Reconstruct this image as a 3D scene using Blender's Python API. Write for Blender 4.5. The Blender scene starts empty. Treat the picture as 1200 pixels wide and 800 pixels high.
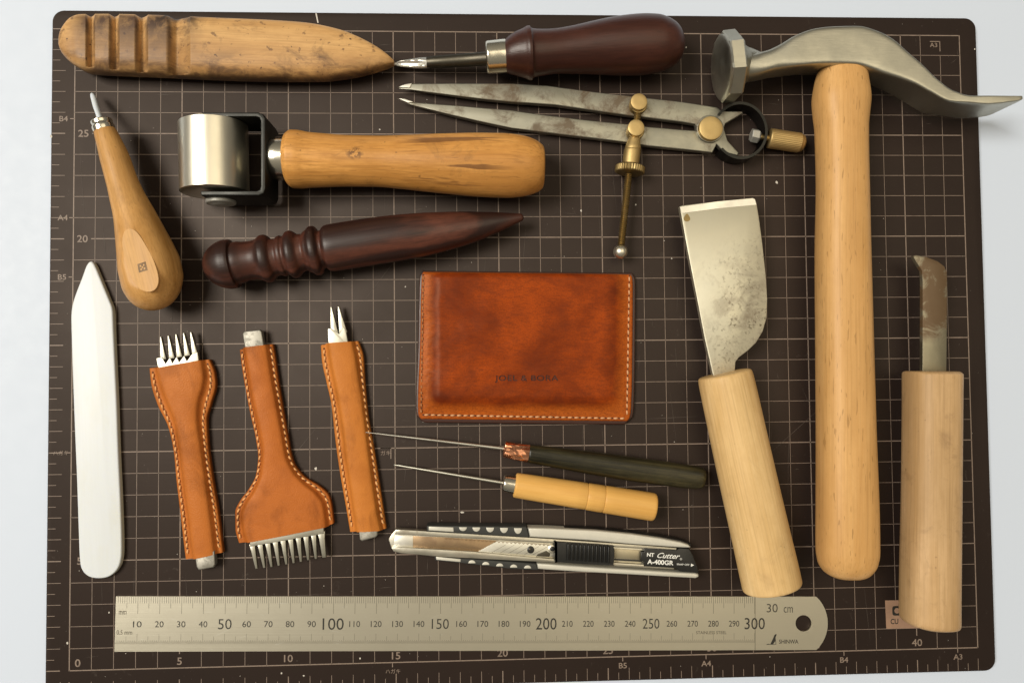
import bpy, bmesh, math, random
import numpy as np
from mathutils import Matrix, Vector
from mathutils import noise as mnoise

random.seed(7); np.random.seed(7)
scene = bpy.context.scene
COL = scene.collection
R = math.radians

# ------------------------------------------------------------------ camera
# metres; the mat's printed surface is z = 0, its grid runs along X and Y (43 x 30 cm)
CAM_POS = np.array([-0.0233704, -0.01207602, 0.35912079])
CAM_ROT = np.array([[0.99917323, 0.00870228, -0.03971299],
                    [-0.01003579, 0.99938821, -0.0335036],
                    [0.03939714, 0.0338745, 0.99864928]])
FOC = 880.0                                   # focal length in photo pixels (photo 1200 wide)
cam_d = bpy.data.cameras.new('camera')
cam_d.sensor_width = 36.0
cam_d.lens = FOC / 1200 * 36.0
cam_d.clip_start = 0.01; cam_d.clip_end = 20.0
cam = bpy.data.objects.new('camera', cam_d); COL.objects.link(cam)
M4 = Matrix([list(CAM_ROT[i]) + [CAM_POS[i]] for i in range(3)] + [[0, 0, 0, 1]])
cam.matrix_world = M4
scene.camera = cam

# ------------------------------------------------------------------ light
scene.view_settings.view_transform = 'Standard'
scene.view_settings.look = 'None'
scene.view_settings.exposure = 0.0
scene.view_settings.gamma = 1.0
KEY_POS = (-1.6, 0.42, 2.35); KEY_SIZE = 1.1; KEY_POWER = 77.0; KEY_COL = (1.0, 0.94, 0.83)
FILL_POS = (0.6, 0.25, 1.7); FILL_SIZE = 1.3; FILL_POWER = 8.0; FILL_COL = (1.0, 0.86, 0.62)

def area(name, pos, target, size, power, col):
    d = bpy.data.lights.new(name, 'AREA'); d.shape = 'SQUARE'; d.size = size
    d.energy = power; d.color = col
    o = bpy.data.objects.new(name, d); COL.objects.link(o)
    o.location = pos
    o.rotation_euler = (Vector(target) - Vector(pos)).to_track_quat('-Z', 'Y').to_euler()
    return o
area('window_light', KEY_POS, (0.02, 0, 0), KEY_SIZE, KEY_POWER, KEY_COL)
area('ceiling_lamp', FILL_POS, (0, 0, 0), FILL_SIZE, FILL_POWER, FILL_COL)

world = bpy.data.worlds.new('World'); scene.world = world; world.use_nodes = True
wn = world.node_tree; wn.nodes.clear()
_o = wn.nodes.new('ShaderNodeOutputWorld'); _b = wn.nodes.new('ShaderNodeBackground')
_t = wn.nodes.new('ShaderNodeTexCoord'); _s = wn.nodes.new('ShaderNodeSeparateXYZ')
_r = wn.nodes.new('ShaderNodeValToRGB')
_r.color_ramp.elements[0].position = 0.0; _r.color_ramp.elements[0].color = (0.21, 0.19, 0.16, 1)
_r.color_ramp.elements[1].position = 1.0; _r.color_ramp.elements[1].color = (0.66, 0.59, 0.46, 1)
wn.links.new(_t.outputs['Generated'], _s.inputs[0]); wn.links.new(_s.outputs['Z'], _r.inputs[0])
wn.links.new(_r.outputs[0], _b.inputs[0]); wn.links.new(_b.outputs[0], _o.inputs[0])
_b.inputs[1].default_value = 0.45

# ------------------------------------------------------------------ measuring helpers
def W(px, py, z=0.0):
    """photo pixel -> point on the horizontal plane z (millimetres)"""
    z = z * 0.001
    d = CAM_ROT @ np.array([(px - 600) / FOC, -(py - 400) / FOC, -1.0])
    return CAM_POS + d * ((z - CAM_POS[2]) / d[2])
def PX(p):
    c = (np.asarray(p) - CAM_POS) @ CAM_ROT
    return 600 + FOC * c[..., 0] / -c[..., 2], 400 - FOC * c[..., 1] / -c[..., 2]
def mpp(px, py, z=0.0):
    p = W(px, py, z); c = (p - CAM_POS) @ CAM_ROT
    return -c[2] / FOC
def G(gx, gy):
    return np.array([gx / 100 - .215, gy / 100 - .15])

def pchip(t, y, tt):
    t = np.asarray(t, float); y = np.asarray(y, float)
    if y.ndim == 1: y = y[:, None]; flat = True
    else: flat = False
    h = np.diff(t); d = np.diff(y, axis=0) / h[:, None]
    m = np.zeros_like(y)
    if len(t) == 2: m[:] = d[0]
    else:
        for i in range(1, len(t) - 1):
            w1 = 2 * h[i] + h[i-1]; w2 = h[i] + 2 * h[i-1]
            same = d[i-1] * d[i] > 0
            den = w1 / np.where(same, d[i-1], 1) + w2 / np.where(same, d[i], 1)
            m[i] = np.where(same, (w1 + w2) / np.where(same, den, 1), 0)
        m[0] = d[0]; m[-1] = d[-1]
    tt = np.clip(np.asarray(tt, float), t[0], t[-1])
    k = np.clip(np.searchsorted(t, tt, side='right') - 1, 0, len(t) - 2)
    s = ((tt - t[k]) / h[k])[:, None]; hk = h[k][:, None]
    r = ((1 + 2*s) * (1-s)**2) * y[k] + s * (1-s)**2 * hk * m[k] + s*s*(3-2*s) * y[k+1] + s*s*(s-1) * hk * m[k+1]
    return r[:, 0] if flat else r

def curve(pts, k=6, closed=True):
    """Catmull-Rom through pixel points"""
    p = np.array(pts, float); n = len(p); out = []
    rng = range(n) if closed else range(n - 1)
    for i in rng:
        if closed: a, b, c, d = p[(i-1) % n], p[i], p[(i+1) % n], p[(i+2) % n]
        else: a, b, c, d = p[max(i-1, 0)], p[i], p[i+1], p[min(i+2, n-1)]
        for j in range(k):
            s = j / k
            out.append(0.5 * (2*b + (c-a)*s + (2*a-5*b+4*c-d)*s*s + (-a+3*b-3*c+d)*s**3))
    if not closed: out.append(p[-1])
    return [tuple(q) for q in out]

# ------------------------------------------------------------------ objects
def thing(name, label, cat, px, py, ang_to=None, group=None):
    o = bpy.data.objects.new(name, None); COL.objects.link(o)
    o.empty_display_size = 0.01
    p = W(px, py, 0)
    a = 0.0
    if ang_to is not None:
        q = W(*ang_to, 0); a = math.atan2(q[1] - p[1], q[0] - p[0])
    o.matrix_world = Matrix.Translation(p) @ Matrix.Rotation(a, 4, 'Z')
    o['label'] = label; o['category'] = cat
    if group: o['group'] = group
    return o

def mesh_obj(name, V, F, mat, root, kind=None, label=None, angle=35, smooth=True, uvs=None):
    V = np.asarray(V, float)
    if root is not None:
        inv = np.array(root.matrix_world.inverted())
        V = V @ inv[:3, :3].T + inv[:3, 3]
    me = bpy.data.meshes.new(name)
    me.from_pydata(V.tolist(), [], [list(f) for f in F])
    me.validate()
    if smooth:
        me.shade_smooth()
        me.set_sharp_from_angle(angle=R(angle))
    me.materials.append(mat)
    o = bpy.data.objects.new(name, me); COL.objects.link(o)
    if root is not None: o.parent = root
    if kind: o['kind'] = kind
    if label: o['label'] = label
    return o

def fixn(V, F):
    bm = bmesh.new()
    vs = [bm.verts.new(v) for v in V]
    for f in F:
        try: bm.faces.new([vs[i] for i in f])
        except ValueError: pass
    bmesh.ops.recalc_face_normals(bm, faces=bm.faces)
    bm.verts.index_update()
    V2 = [v.co[:] for v in bm.verts]; F2 = [[v.index for v in f.verts] for f in bm.faces]
    bm.free()
    return V2, F2

def ring(c, half, up, n, seg, phase=0.0):
    a = np.arange(seg) / seg * 2 * np.pi + phase
    ca, sa = np.cos(a), np.sin(a)
    x = np.sign(ca) * np.abs(ca) ** (2 / n); z = np.sign(sa) * np.abs(sa) ** (2 / n)
    return c + x[:, None] * half + z[:, None] * up

def skin(rings):
    """rings: (k, seg, 3) -> verts, faces with fan caps"""
    rings = np.array(rings); k, s, _ = rings.shape
    V = rings.reshape(-1, 3).tolist(); F = []
    for i in range(k - 1):
        for j in range(s):
            F.append((i*s + j, i*s + (j+1) % s, (i+1)*s + (j+1) % s, (i+1)*s + j))
    for i, rv in ((0, True), (k - 1, False)):
        c = len(V); V.append(rings[i].mean(0).tolist())
        for j in range(s):
            a, b = i*s + j, i*s + (j+1) % s
            F.append((c, b, a) if rv else (c, a, b))
    return V, F

def loft(name, root, mat, rows, seg=40, sub=5, n=2.0, zmod=None, phase=0.0, straight=True, angle=35, dirn=None, interp=True, **kw):
    """rows: (cx, cy, halfwidth_px, zc_mm[, rz_mm[, n]]) - px measured at height zc"""
    C, H, Z, N = [], [], [], []
    for r in rows:
        cx, cy, hw, zc = r[:4]
        m = hw * mpp(cx, cy, zc)
        C.append(W(cx, cy, zc)); H.append(m)
        Z.append(m if len(r) < 5 or r[4] is None else r[4] * .001); N.append(r[5] if len(r) > 5 else n)
    C = np.array(C)
    t = np.r_[0, np.cumsum(np.maximum(np.linalg.norm(np.diff(C, axis=0), axis=1), 1e-6))]
    D = np.c_[C, H, Z, N]
    if interp:
        tt = np.concatenate([np.linspace(t[i], t[i+1], sub, endpoint=False) for i in range(len(t)-1)] + [[t[-1]]])
        D = pchip(t, D, tt)
    ax = (C[-1] - C[0]) if dirn is None else W(dirn[0], dirn[1], rows[0][3]) - C[0]
    rings = []
    for i in range(len(D)):
        if not straight:
            a, b = max(i-1, 0), min(i+1, len(D)-1); ax = D[b, :3] - D[a, :3]
        u = ax / np.linalg.norm(ax)
        side = np.array([-u[1], u[0], 0]); side /= np.linalg.norm(side)
        up = np.cross(u, side); up *= np.sign(up[2]) if abs(up[2]) > 1e-6 else 1
        rings.append(ring(D[i, :3], side * D[i, 3], up * D[i, 4], D[i, 5], seg, phase))
    V, F = skin(rings)
    if zmod is not None:
        V = np.array(V); x, y = PX(V)
        V[:, 2] = zmod(x, y, V[:, 2])
    V, F = fixn(V, F)
    return mesh_obj(name, V, F, mat, root, angle=angle, **kw)

def loft2(name, root, mat, rows, zref, zc, rz, n=4.0, seg=48, sub=5, zmod=None, angle=35, under=0.0, **kw):
    """rows: (x1,y1,x2,y2[,zc,rz,n]) edge pairs in px seen at height zref"""
    D = []
    for r in rows:
        a, b = W(r[0], r[1], zref), W(r[2], r[3], zref)
        D.append([*a[:2], *b[:2], (r[4] if len(r) > 4 else zc)*.001, (r[5] if len(r) > 5 else rz)*.001, r[6] if len(r) > 6 else n])
    D = np.array(D); mid = (D[:, :2] + D[:, 2:4]) / 2
    t = np.r_[0, np.cumsum(np.maximum(np.linalg.norm(np.diff(mid, axis=0), axis=1), 1e-6))]
    tt = np.concatenate([np.linspace(t[i], t[i+1], sub, endpoint=False) for i in range(len(t)-1)] + [[t[-1]]])
    D = pchip(t, D, tt)
    rings = []
    for d in D:
        c = np.array([(d[0]+d[2])/2, (d[1]+d[3])/2, d[4]]); h = np.array([(d[0]-d[2])/2, (d[1]-d[3])/2, 0])
        rg = ring(c, h, np.array([0, 0, d[5]]), d[6], seg)
        if under:
            k_ = 1 - under * (c[2] + d[5] - rg[:, 2]) / (2 * d[5])
            rg[:, :2] = c[:2] + (rg[:, :2] - c[:2]) * k_[:, None]
        rings.append(rg)
    V, F = skin(rings)
    if zmod is not None:
        V = np.array(V); x, y = PX(V); V[:, 2] = zmod(x, y, V[:, 2])
    V, F = fixn(V, F)
    return mesh_obj(name, V, F, mat, root, angle=angle, **kw)

def plate(name, root, mat, outline, z0, z1, bevel=0.3, segs=3, holes=None, zfun=None, angle=35, **kw):
    bm = bmesh.new()
    P = [W(x, y, z1) for x, y in outline]
    top = [bm.verts.new((p[0], p[1], z1*.001)) for p in P]
    bot = [bm.verts.new((p[0], p[1], z0*.001)) for p in P]
    ft = bm.faces.new(top); bm.faces.new(bot[::-1])
    n = len(P)
    for i in range(n):
        bm.faces.new((top[i], bot[i], bot[(i+1) % n], top[(i+1) % n]))
    bmesh.ops.recalc_face_normals(bm, faces=bm.faces)
    if bevel > 0:
        bmesh.ops.bevel(bm, geom=list(ft.edges), offset=bevel*.001, segments=segs, profile=0.5, affect='EDGES', clamp_overlap=True)
    if zfun is not None:
        for v in bm.verts:
            x, y = PX(np.array(v.co)); v.co.z = zfun(x, y, v.co.z)
    bm.verts.index_update()
    V = [v.co[:] for v in bm.verts]; F = [[v.index for v in f.verts] for f in bm.faces]
    bm.free()
    return mesh_obj(name, V, F, mat, root, angle=angle, **kw)

def tube(name, root, mat, pts, rad, seg=12, **kw):
    """pts: world points, rad: scalar or list (m)"""
    pts = np.array(pts, float); k = len(pts)
    rad = np.full(k, rad) if np.isscalar(rad) else np.array(rad)
    rings = []
    for i in range(k):
        u = pts[min(i+1, k-1)] - pts[max(i-1, 0)]; u /= np.linalg.norm(u)
        ref = np.array([0, 0, 1.]) if abs(u[2]) < .9 else np.array([1., 0, 0])
        s = np.cross(u, ref); s /= np.linalg.norm(s); w = np.cross(s, u)
        rings.append(ring(pts[i], s*rad[i], w*rad[i], 2, seg))
    V, F = skin(rings); V, F = fixn(V, F)
    return mesh_obj(name, V, F, mat, root, **kw)

def vert_disc(name, root, mat, cx, cy, r_px, z0, z1, bev=0.4, seg=32, **kw):
    """upright cylinder; px measured at z1"""
    c = W(cx, cy, z1); r = r_px * mpp(cx, cy, z1)
    rows = [(z0*.001, r), (z1*.001 - bev*.001, r), (z1*.001 - bev*.0003, r - bev*.0003), (z1*.001, r - bev*.001), (z1*.001+.00004, r*.5)]
    rings = [ring(np.array([c[0], c[1], z]), np.array([q, 0, 0]), np.array([0, q, 0]), 2, seg) for z, q in rows]
    V, F = skin(rings); V, F = fixn(V, F)
    return mesh_obj(name, V, F, mat, root, **kw)

def sheet_mesh(name, quads, z, mat, root, **kw):
    """quads: list of 4-point xy lists in metres"""
    V, F = [], []
    for q in quads:
        b = len(V); V += [(p[0], p[1], z) for p in q]; F.append(tuple(range(b, b + len(q))))
    return mesh_obj(name, V, F, mat, root, smooth=False, **kw)

def text(body, pos, size, mat, root, name='printed_text', ang=0.0, xs=1.0, bold=0.0, shear=0.0, space=1.0, width=None, zoff=0.0, jp=False, **kw):
    """body centred on pos (world point); size = capital height in metres"""
    cu = bpy.data.curves.new('t', 'FONT'); cu.body = body; cu.size = 1.0; cu.align_x = 'CENTER'
    cu.space_character = space; cu.offset = bold; cu.shear = shear; cu.resolution_u = 3
    cu.fill_mode = 'FRONT'
    ob = bpy.data.objects.new('t', cu); COL.objects.link(ob)
    bpy.context.view_layer.update()
    me = bpy.data.meshes.new_from_object(ob.evaluated_get(bpy.context.evaluated_depsgraph_get()))
    bpy.data.objects.remove(ob)
    if len(me.vertices) == 0: return None
    V = np.array([v.co[:] for v in me.vertices])
    F = [list(p.vertices) for p in me.polygons]
    bpy.data.meshes.remove(me)
    mn, mx = V.min(0), V.max(0)
    V[:, 0] -= (mn[0] + mx[0]) / 2; V[:, 1] -= (mn[1] + mx[1]) / 2
    s = size / (mx[1] - mn[1]) if not kw.pop('raw', False) else size
    sx = s * xs
    if width is not None: sx = width / (mx[0] - mn[0])
    V[:, 0] *= sx; V[:, 1] *= s
    c, sn = math.cos(ang), math.sin(ang)
    X = V[:, 0]*c - V[:, 1]*sn + pos[0]; Y = V[:, 0]*sn + V[:, 1]*c + pos[1]
    out = np.c_[X, Y, np.full(len(X), pos[2] + zoff)]
    if name is None: return out, F
    return mesh_obj(name, out, F, mat, root, smooth=False, **kw)

# ------------------------------------------------------------------ materials
class NT:
    def __init__(s, name):
        s.m = bpy.data.materials.new(name); s.m.use_nodes = True
        s.t = s.m.node_tree; s.b = s.t.nodes['Principled BSDF']; s.tc = s.n('ShaderNodeTexCoord')
    def n(s, typ, **kw):
        q = s.t.nodes.new(typ)
        for k, v in kw.items(): setattr(q, k, v)
        return q
    def l(s, a, b): s.t.links.new(a, b)
    def mapv(s, scale, rot=(0, 0, 0), loc=(0, 0, 0)):
        q = s.n('ShaderNodeMapping'); q.inputs['Scale'].default_value = scale; q.inputs['Rotation'].default_value = rot
        q.inputs['Location'].default_value = loc
        s.l(s.tc.outputs['Object'], q.inputs[0]); return q.outputs[0]
    def noise(s, vec, scale=1.0, detail=4, rough=.55, dist=0.0):
        q = s.n('ShaderNodeTexNoise'); q.inputs['Scale'].default_value = scale; q.inputs['Detail'].default_value = detail
        q.inputs['Roughness'].default_value = rough; q.inputs['Distortion'].default_value = dist
        s.l(vec, q.inputs['Vector']); return q.outputs['Fac']
    def ramp(s, fac, stops):
        q = s.n('ShaderNodeValToRGB'); e = q.color_ramp.elements
        e[0].position, e[0].color = stops[0][0], (*stops[0][1], 1)
        e[1].position, e[1].color = stops[-1][0], (*stops[-1][1], 1)
        for p, c in stops[1:-1]:
            k = e.new(p); k.color = (*c, 1)
        s.l(fac, q.inputs[0]); return q.outputs[0]
    def rng(s, fac, a, b, c=0.0, d=1.0):
        q = s.n('ShaderNodeMapRange'); q.inputs[1].default_value = a; q.inputs[2].default_value = b
        q.inputs[3].default_value = c; q.inputs[4].default_value = d; s.l(fac, q.inputs[0]); return q.outputs[0]
    def mix(s, fac, a, b, mode='MIX'):
        q = s.n('ShaderNodeMix', data_type='RGBA', blend_type=mode)
        for sock, v in ((q.inputs[0], fac), (q.inputs[6], a), (q.inputs[7], b)):
            if hasattr(v, 'links') or isinstance(v, bpy.types.NodeSocket): s.l(v, sock)
            elif isinstance(v, tuple): sock.default_value = (*v, 1) if len(v) == 3 else v
            else: sock.default_value = v
        return q.outputs[2]
    def math(s, op, a, b):
        q = s.n('ShaderNodeMath', operation=op)
        for sock, v in ((q.inputs[0], a), (q.inputs[1], b)):
            if isinstance(v, bpy.types.NodeSocket): s.l(v, sock)
            else: sock.default_value = v
        return q.outputs[0]
    def bump(s, h, dist=.0002, strength=.5, prev=None):
        q = s.n('ShaderNodeBump'); q.inputs['Strength'].default_value = strength; q.inputs['Distance'].default_value = dist
        s.l(h, q.inputs['Height'])
        if prev is not None: s.l(prev, q.inputs['Normal'])
        return q.outputs[0]
    def done(s, col=None, rough=None, metal=None, normal=None, **kw):
        for nm, v in (('Base Color', col), ('Roughness', rough), ('Metallic', metal), ('Normal', normal)):
            if v is None: continue
            if isinstance(v, bpy.types.NodeSocket): s.l(v, s.b.inputs[nm])
            else: s.b.inputs[nm].default_value = (*v, 1) if isinstance(v, tuple) else v
        for k, v in kw.items(): s.b.inputs[k].default_value = v
        return s.m

def wood(name, light, dark, grain=1.0, fleck=0.0, dirt=0.0, rough=.45, seed=0.0, dirtcol=(.06, .035, .02), streak=0.5, wave=0.0, spec=.4, coat=0.0, fibre=.45, post=None):
    t = NT(name)
    v = t.mapv((9, 110*grain, 110*grain), loc=(seed, seed*1.7, seed*.6))
    a = t.noise(v, 1.0, 5, .6, .6)
    v2 = t.mapv((35, 1400, 1400), loc=(seed, 0, 0)); b = t.noise(v2, 1.0, 3, .6)
    big = t.noise(t.mapv((14, 45, 45), loc=(seed*2, seed, 0)), 1.0, 3, .5)
    f = t.math('ADD', t.math('MULTIPLY', a, .75), t.math('MULTIPLY', b, .25))
    if wave > 0:
        w = t.n('ShaderNodeTexWave', wave_type='RINGS', rings_direction='X'); w.inputs['Scale'].default_value = 42
        w.inputs['Distortion'].default_value = 5.0; w.inputs['Detail'].default_value = 3; w.inputs['Detail Scale'].default_value = 1.2
        t.l(t.mapv((.35, 1, 1), loc=(.1, .013, .02)), w.inputs['Vector'])
        f = t.math('ADD', t.math('MULTIPLY', f, 1-wave), t.math('MULTIPLY', w.outputs['Fac'], wave))
    c = t.ramp(f, [(.36, dark), (.5, tuple((x*.5+y*.5) for x, y in zip(light, dark))), (.62, light)])
    c = t.mix(t.rng(big, .35, .65, 0, streak), c, tuple(x*.72 for x in dark), 'MIX')
    fb = t.noise(t.mapv((16, 1000, 1000), loc=(seed, 3, 0)), 1.0, 4, .65)
    c = t.mix(t.rng(fb, .5, .72, 0, fibre), c, tuple(x*.6 for x in dark))
    mo = t.noise(t.mapv((120, 260, 260), loc=(seed, 3, 7)), 1.0, 5, .7)
    c = t.mix(t.rng(mo, .42, .7, 0, fibre*.7), c, tuple(x*.8 for x in dark))
    nrm = t.bump(t.math('ADD', b, t.math('MULTIPLY', fb, .6)), .00012, .4)
    if fleck > 0:
        fl = t.noise(t.mapv((170, 1150, 1150), rot=(0, 0, .05), loc=(seed, 0, 1)), 1.0, 1, .4)
        m = t.rng(fl, .675, .73, 0, fleck)
        c = t.mix(m, c, tuple(x*.58 for x in dark))
    if dirt > 0:
        d1 = t.noise(t.mapv((60, 70, 70), loc=(seed+3, 0, 2)), 1.0, 6, .7, .8)
        c = t.mix(t.rng(d1, .56, .78, 0, dirt), c, dirtcol)
        d2 = t.noise(t.mapv((330, 330, 330), loc=(seed, 5, 2)), 1.0, 2, .5)
        c = t.mix(t.rng(d2, .71, .76, 0, dirt), c, dirtcol)
    if post: c = post(t, c)
    rr = t.rng(a, .3, .7, rough-.08, rough+.1)
    return t.done(c, rr, 0.0, nrm, **{'Specular IOR Level': spec*.8, 'Coat Weight': coat, 'Coat Roughness': .25})

def metal(name, col, rough=.35, stain=0.0, staincol=(.12, .07, .035), brush=None, seed=0.0, stscale=60, stlo=.55, pit=0.0, metallic=1.0, scratch=.15, mott=.35, mask=None, rv=1.0):
    t = NT(name)
    a = t.noise(t.mapv((90, 90, 90), loc=(seed, 1, 0)), 1.0, 5, .65)
    c = t.mix(t.rng(a, .35, .7, 0, mott), col, tuple(x*.68 for x in col))
    s = t.mapv(brush if brush else (600, 600, 600), loc=(seed, 0, 0)); br = t.noise(s, 1.0, 3, .6)
    nrm = t.bump(br, .00006, scratch)
    met = metallic; rr = t.rng(a, .3, .7, rough-.06*rv, rough+.1*rv)
    if stain > 0:
        d = t.noise(t.mapv((stscale,)*3, loc=(seed, 2, 4)), 1.0, 7, .72, .5)
        m = t.rng(d, stlo, stlo+.13, 0, stain)
        if mask: m = t.math('MULTIPLY', m, mask(t))
        c = t.mix(m, c, staincol)
        met = t.rng(m, 0, 1, metallic, .15)
    if pit > 0:
        d = t.noise(t.mapv((700,)*3, loc=(seed, 2, 4)), 1.0, 3, .6)
        g = t.noise(t.mapv((70,)*3, loc=(seed, 9, 4)), 1.0, 3, .6)
        m2 = t.math('MULTIPLY', t.rng(d, .55, .63, 0, pit), t.rng(g, .45, .6, 0, 1))
        if mask: m2 = t.math('MULTIPLY', m2, mask(t))
        c = t.mix(m2, c, tuple(x*.5 for x in staincol))
    return t.done(c, rr, met, nrm)

def leather(name, col, dark, rough=.42, patina=.5, seed=0.0, sc=55, lo=.42, coat=0.0, fib=.12):
    t = NT(name)
    a = t.noise(t.mapv((sc,)*3, loc=(seed, 1, 0)), 1.0, 5, .62, .3)
    c = t.mix(t.rng(a, lo, lo+.28, 0, patina), col, dark)
    f = t.noise(t.mapv((1500, 1500, 1500), loc=(seed, 0, 0)), 1.0, 3, .6)
    v = t.n('ShaderNodeTexVoronoi'); v.inputs['Scale'].default_value = 1900
    t.l(t.tc.outputs['Object'], v.inputs['Vector'])
    h = t.math('ADD', f, t.math('MULTIPLY', v.outputs['Distance'], .5))
    c = t.mix(t.rng(f, .3, .7, 0, fib), c, dark)
    hn = t.noise(t.mapv((38, 75, 40), loc=(seed, 6, 1)), 1.0, 5, .65, .6)
    c = t.mix(t.rng(hn, .50, .70, 0, .6), c, tuple(x*.62 for x in dark))
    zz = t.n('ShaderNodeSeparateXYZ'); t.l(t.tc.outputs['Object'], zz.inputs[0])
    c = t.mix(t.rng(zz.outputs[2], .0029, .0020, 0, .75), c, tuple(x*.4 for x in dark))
    cr_ = t.noise(t.mapv((500, 160, 300), rot=(0, 0, .3), loc=(seed, 6, 1)), 1.0, 3, .6)
    h = t.math('ADD', h, t.math('MULTIPLY', cr_, .8))
    nrm = t.bump(h, .00016, .55)
    return t.done(c, t.rng(a, .3, .7, rough-.06, rough+.08), 0.0, nrm, **{'Specular IOR Level': .24, 'Specular Tint': (1, .72, .52, 1), 'Coat Weight': coat, 'Coat Roughness': .3})

def plain(name, col, rough=.5, metallic=0.0, bumpscale=900, bs=.15, var=.15, spec=.5, **kw):
    t = NT(name)
    a = t.noise(t.mapv((150,)*3), 1.0, 4, .6)
    c = t.mix(t.rng(a, .3, .7, 0, 1), tuple(min(1, x*(1+var*.5)) for x in col), tuple(x*(1-var) for x in col))
    f = t.noise(t.mapv((bumpscale,)*3), 1.0, 2, .6)
    return t.done(c, t.rng(a, .3, .7, rough-.05, rough+.07), metallic, t.bump(f, .00006, bs), **{'Specular IOR Level': spec, **kw})

M = {}
M['table'] = plain('white_table', (.625, .70, .835), .5, var=.0, bs=.0, spec=.3)
def mat_material():
    t = NT('brown_mat')
    a = t.noise(t.mapv((16,)*3), 1.0, 5, .6)
    c = t.mix(t.rng(a, .35, .7, 0, 1), (.021, .0132, .0108), (.0155, .0096, .008))
    sm = t.noise(t.mapv((120, 90, 90), loc=(4, 1, 0)), 1.0, 6, .72, 1.2)
    c = t.mix(t.rng(sm, .64, .80, 0, .35), c, (.16, .135, .115))
    sp = t.noise(t.mapv((900,)*3), 1.0, 2, .5)
    c = t.mix(t.rng(sp, .74, .80, 0, .5), c, (.25, .22, .2))
    f = t.noise(t.mapv((3200,)*3), 1.0, 2, .6)
    sc = t.noise(t.mapv((40, 700, 1), rot=(0, 0, .6)), 1.0, 3, .5)
    nrm = t.bump(t.math('ADD', f, t.math('MULTIPLY', sc, .6)), .00007, .3)
    return t.done(c, t.rng(a, .3, .7, .46, .56), 0.0, nrm, **{'Specular IOR Level': .36, 'Specular Tint': (1, .86, .76, 1)})
M['mat'] = mat_material()
def print_material():
    t = NT('mat_print')
    a = t.noise(t.mapv((260,)*3), 1.0, 5, .7)
    c = t.mix(t.rng(a, .5, .75, 0, .8), (.235, .175, .137), (.11, .083, .065))
    return t.done(c, .55, 0.0)
M['print'] = print_material()
M['cut'] = plain('worn_cut', (.085, .065, .052), .6)
M['dust'] = plain('dust', (.6, .56, .5), .8)
def xyz(t):
    q = t.n('ShaderNodeSeparateXYZ'); t.l(t.tc.outputs['Object'], q.inputs[0]); return q.outputs
def slick_stain(t, c):
    o = xyz(t)
    n1 = t.noise(t.mapv((110, 110, 60), loc=(2, 2, 0)), 1.0, 7, .72, .6)
    zone = t.math('MULTIPLY', t.rng(o[0], .008, .018), t.rng(o[0], .072, .055))
    zone = t.math('MULTIPLY', zone, t.rng(o[1], -.012, .006, .35, 1))
    zone = t.math('MULTIPLY', zone, t.rng(o[2], .0128, .0145, .12, 1))
    c = t.mix(t.math('MULTIPLY', zone, t.rng(n1, .30, .56, .55, 1)), c, (.095, .055, .037))
    blk = t.math('MULTIPLY', t.math('MULTIPLY', t.rng(o[0], .044, .052), t.rng(o[0], .078, .062)), t.rng(o[1], .002, .011))
    c = t.mix(t.math('MULTIPLY', blk, t.rng(n1, .40, .58)), c, (.03, .02, .014))
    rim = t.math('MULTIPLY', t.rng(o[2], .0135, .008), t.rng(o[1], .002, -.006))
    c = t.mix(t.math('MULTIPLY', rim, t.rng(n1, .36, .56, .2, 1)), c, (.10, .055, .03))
    n2 = t.noise(t.mapv((60, 140, 60), loc=(7, 2, 0)), 1.0, 6, .7, .6)
    c = t.mix(t.math('MULTIPLY', t.rng(o[1], -.002, -.012), t.rng(n2, .42, .6, 0, .85)), c, (.13, .07, .035))
    n3 = t.noise(t.mapv((260,)*3, loc=(7, 2, 3)), 1.0, 3, .6)
    c = t.mix(t.rng(n3, .62, .68, 0, .7), c, (.14, .075, .04))
    return c
M['slicker'] = wood('slicker_wood', (.72, .44, .18), (.50, .27, .10), .5, .15, 1.0, .5, 1.3, (.11, .06, .035), .35, post=slick_stain)
def crack(t, c):
    o = xyz(t)
    n = t.noise(t.mapv((13, 330, 330), loc=(1, 0, 0)), 1.0, 3, .6, .4)
    z_ = t.math('MULTIPLY', t.math('MULTIPLY', t.rng(o[0], .088, .100), t.rng(o[0], .142, .128)), t.rng(o[2], .020, .026))
    c = t.mix(t.math('MULTIPLY', z_, t.rng(n, .56, .63, 0, .85)), c, (.17, .07, .02))
    b_ = t.noise(t.mapv((420,)*3), 1.0, 3, .7)
    dd = t.math('ADD', t.math('POWER', t.math('DIVIDE', t.math('SUBTRACT', o[0], .0705), .004), 2.0), t.math('POWER', t.math('DIVIDE', t.math('ADD', o[1], .004), .003), 2.0))
    return t.mix(t.math('MULTIPLY', t.rng(dd, 1.2, .1), t.rng(b_, .45, .56, 0, .9)), c, (.08, .035, .015))
M['roller_wood'] = wood('roller_wood', (.82, .42, .12), (.58, .26, .06), 1.0, .5, .55, .4, 4.1, (.10, .05, .02), .5, fibre=.9, post=crack)
M['creaser_wood'] = wood('creaser_wood', (.70, .39, .135), (.50, .25, .07), 1.2, .35, .35, .42, 7.7, (.12, .07, .03), .5)
M['creaser_cut'] = wood('creaser_cut', (.74, .43, .16), (.57, .31, .10), 1.2, .3, .0, .5, 7.7, streak=.2)
M['hammer_wood'] = wood('beech_wood', (.74, .44, .175), (.60, .32, .105), .6, .7, .0, .42, 2.2, streak=.35, fibre=.4)
M['skive_wood'] = wood('magnolia_wood', (.82, .58, .29), (.68, .43, .17), .5, .0, .30, .5, 5.5, (.24, .14, .06), .4, fibre=.5)
M['right_wood'] = wood('pale_wood', (.66, .44, .235), (.50, .31, .14), .9, .0, .5, .5, 9.2, (.16, .09, .045), .45, fibre=.5)
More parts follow.
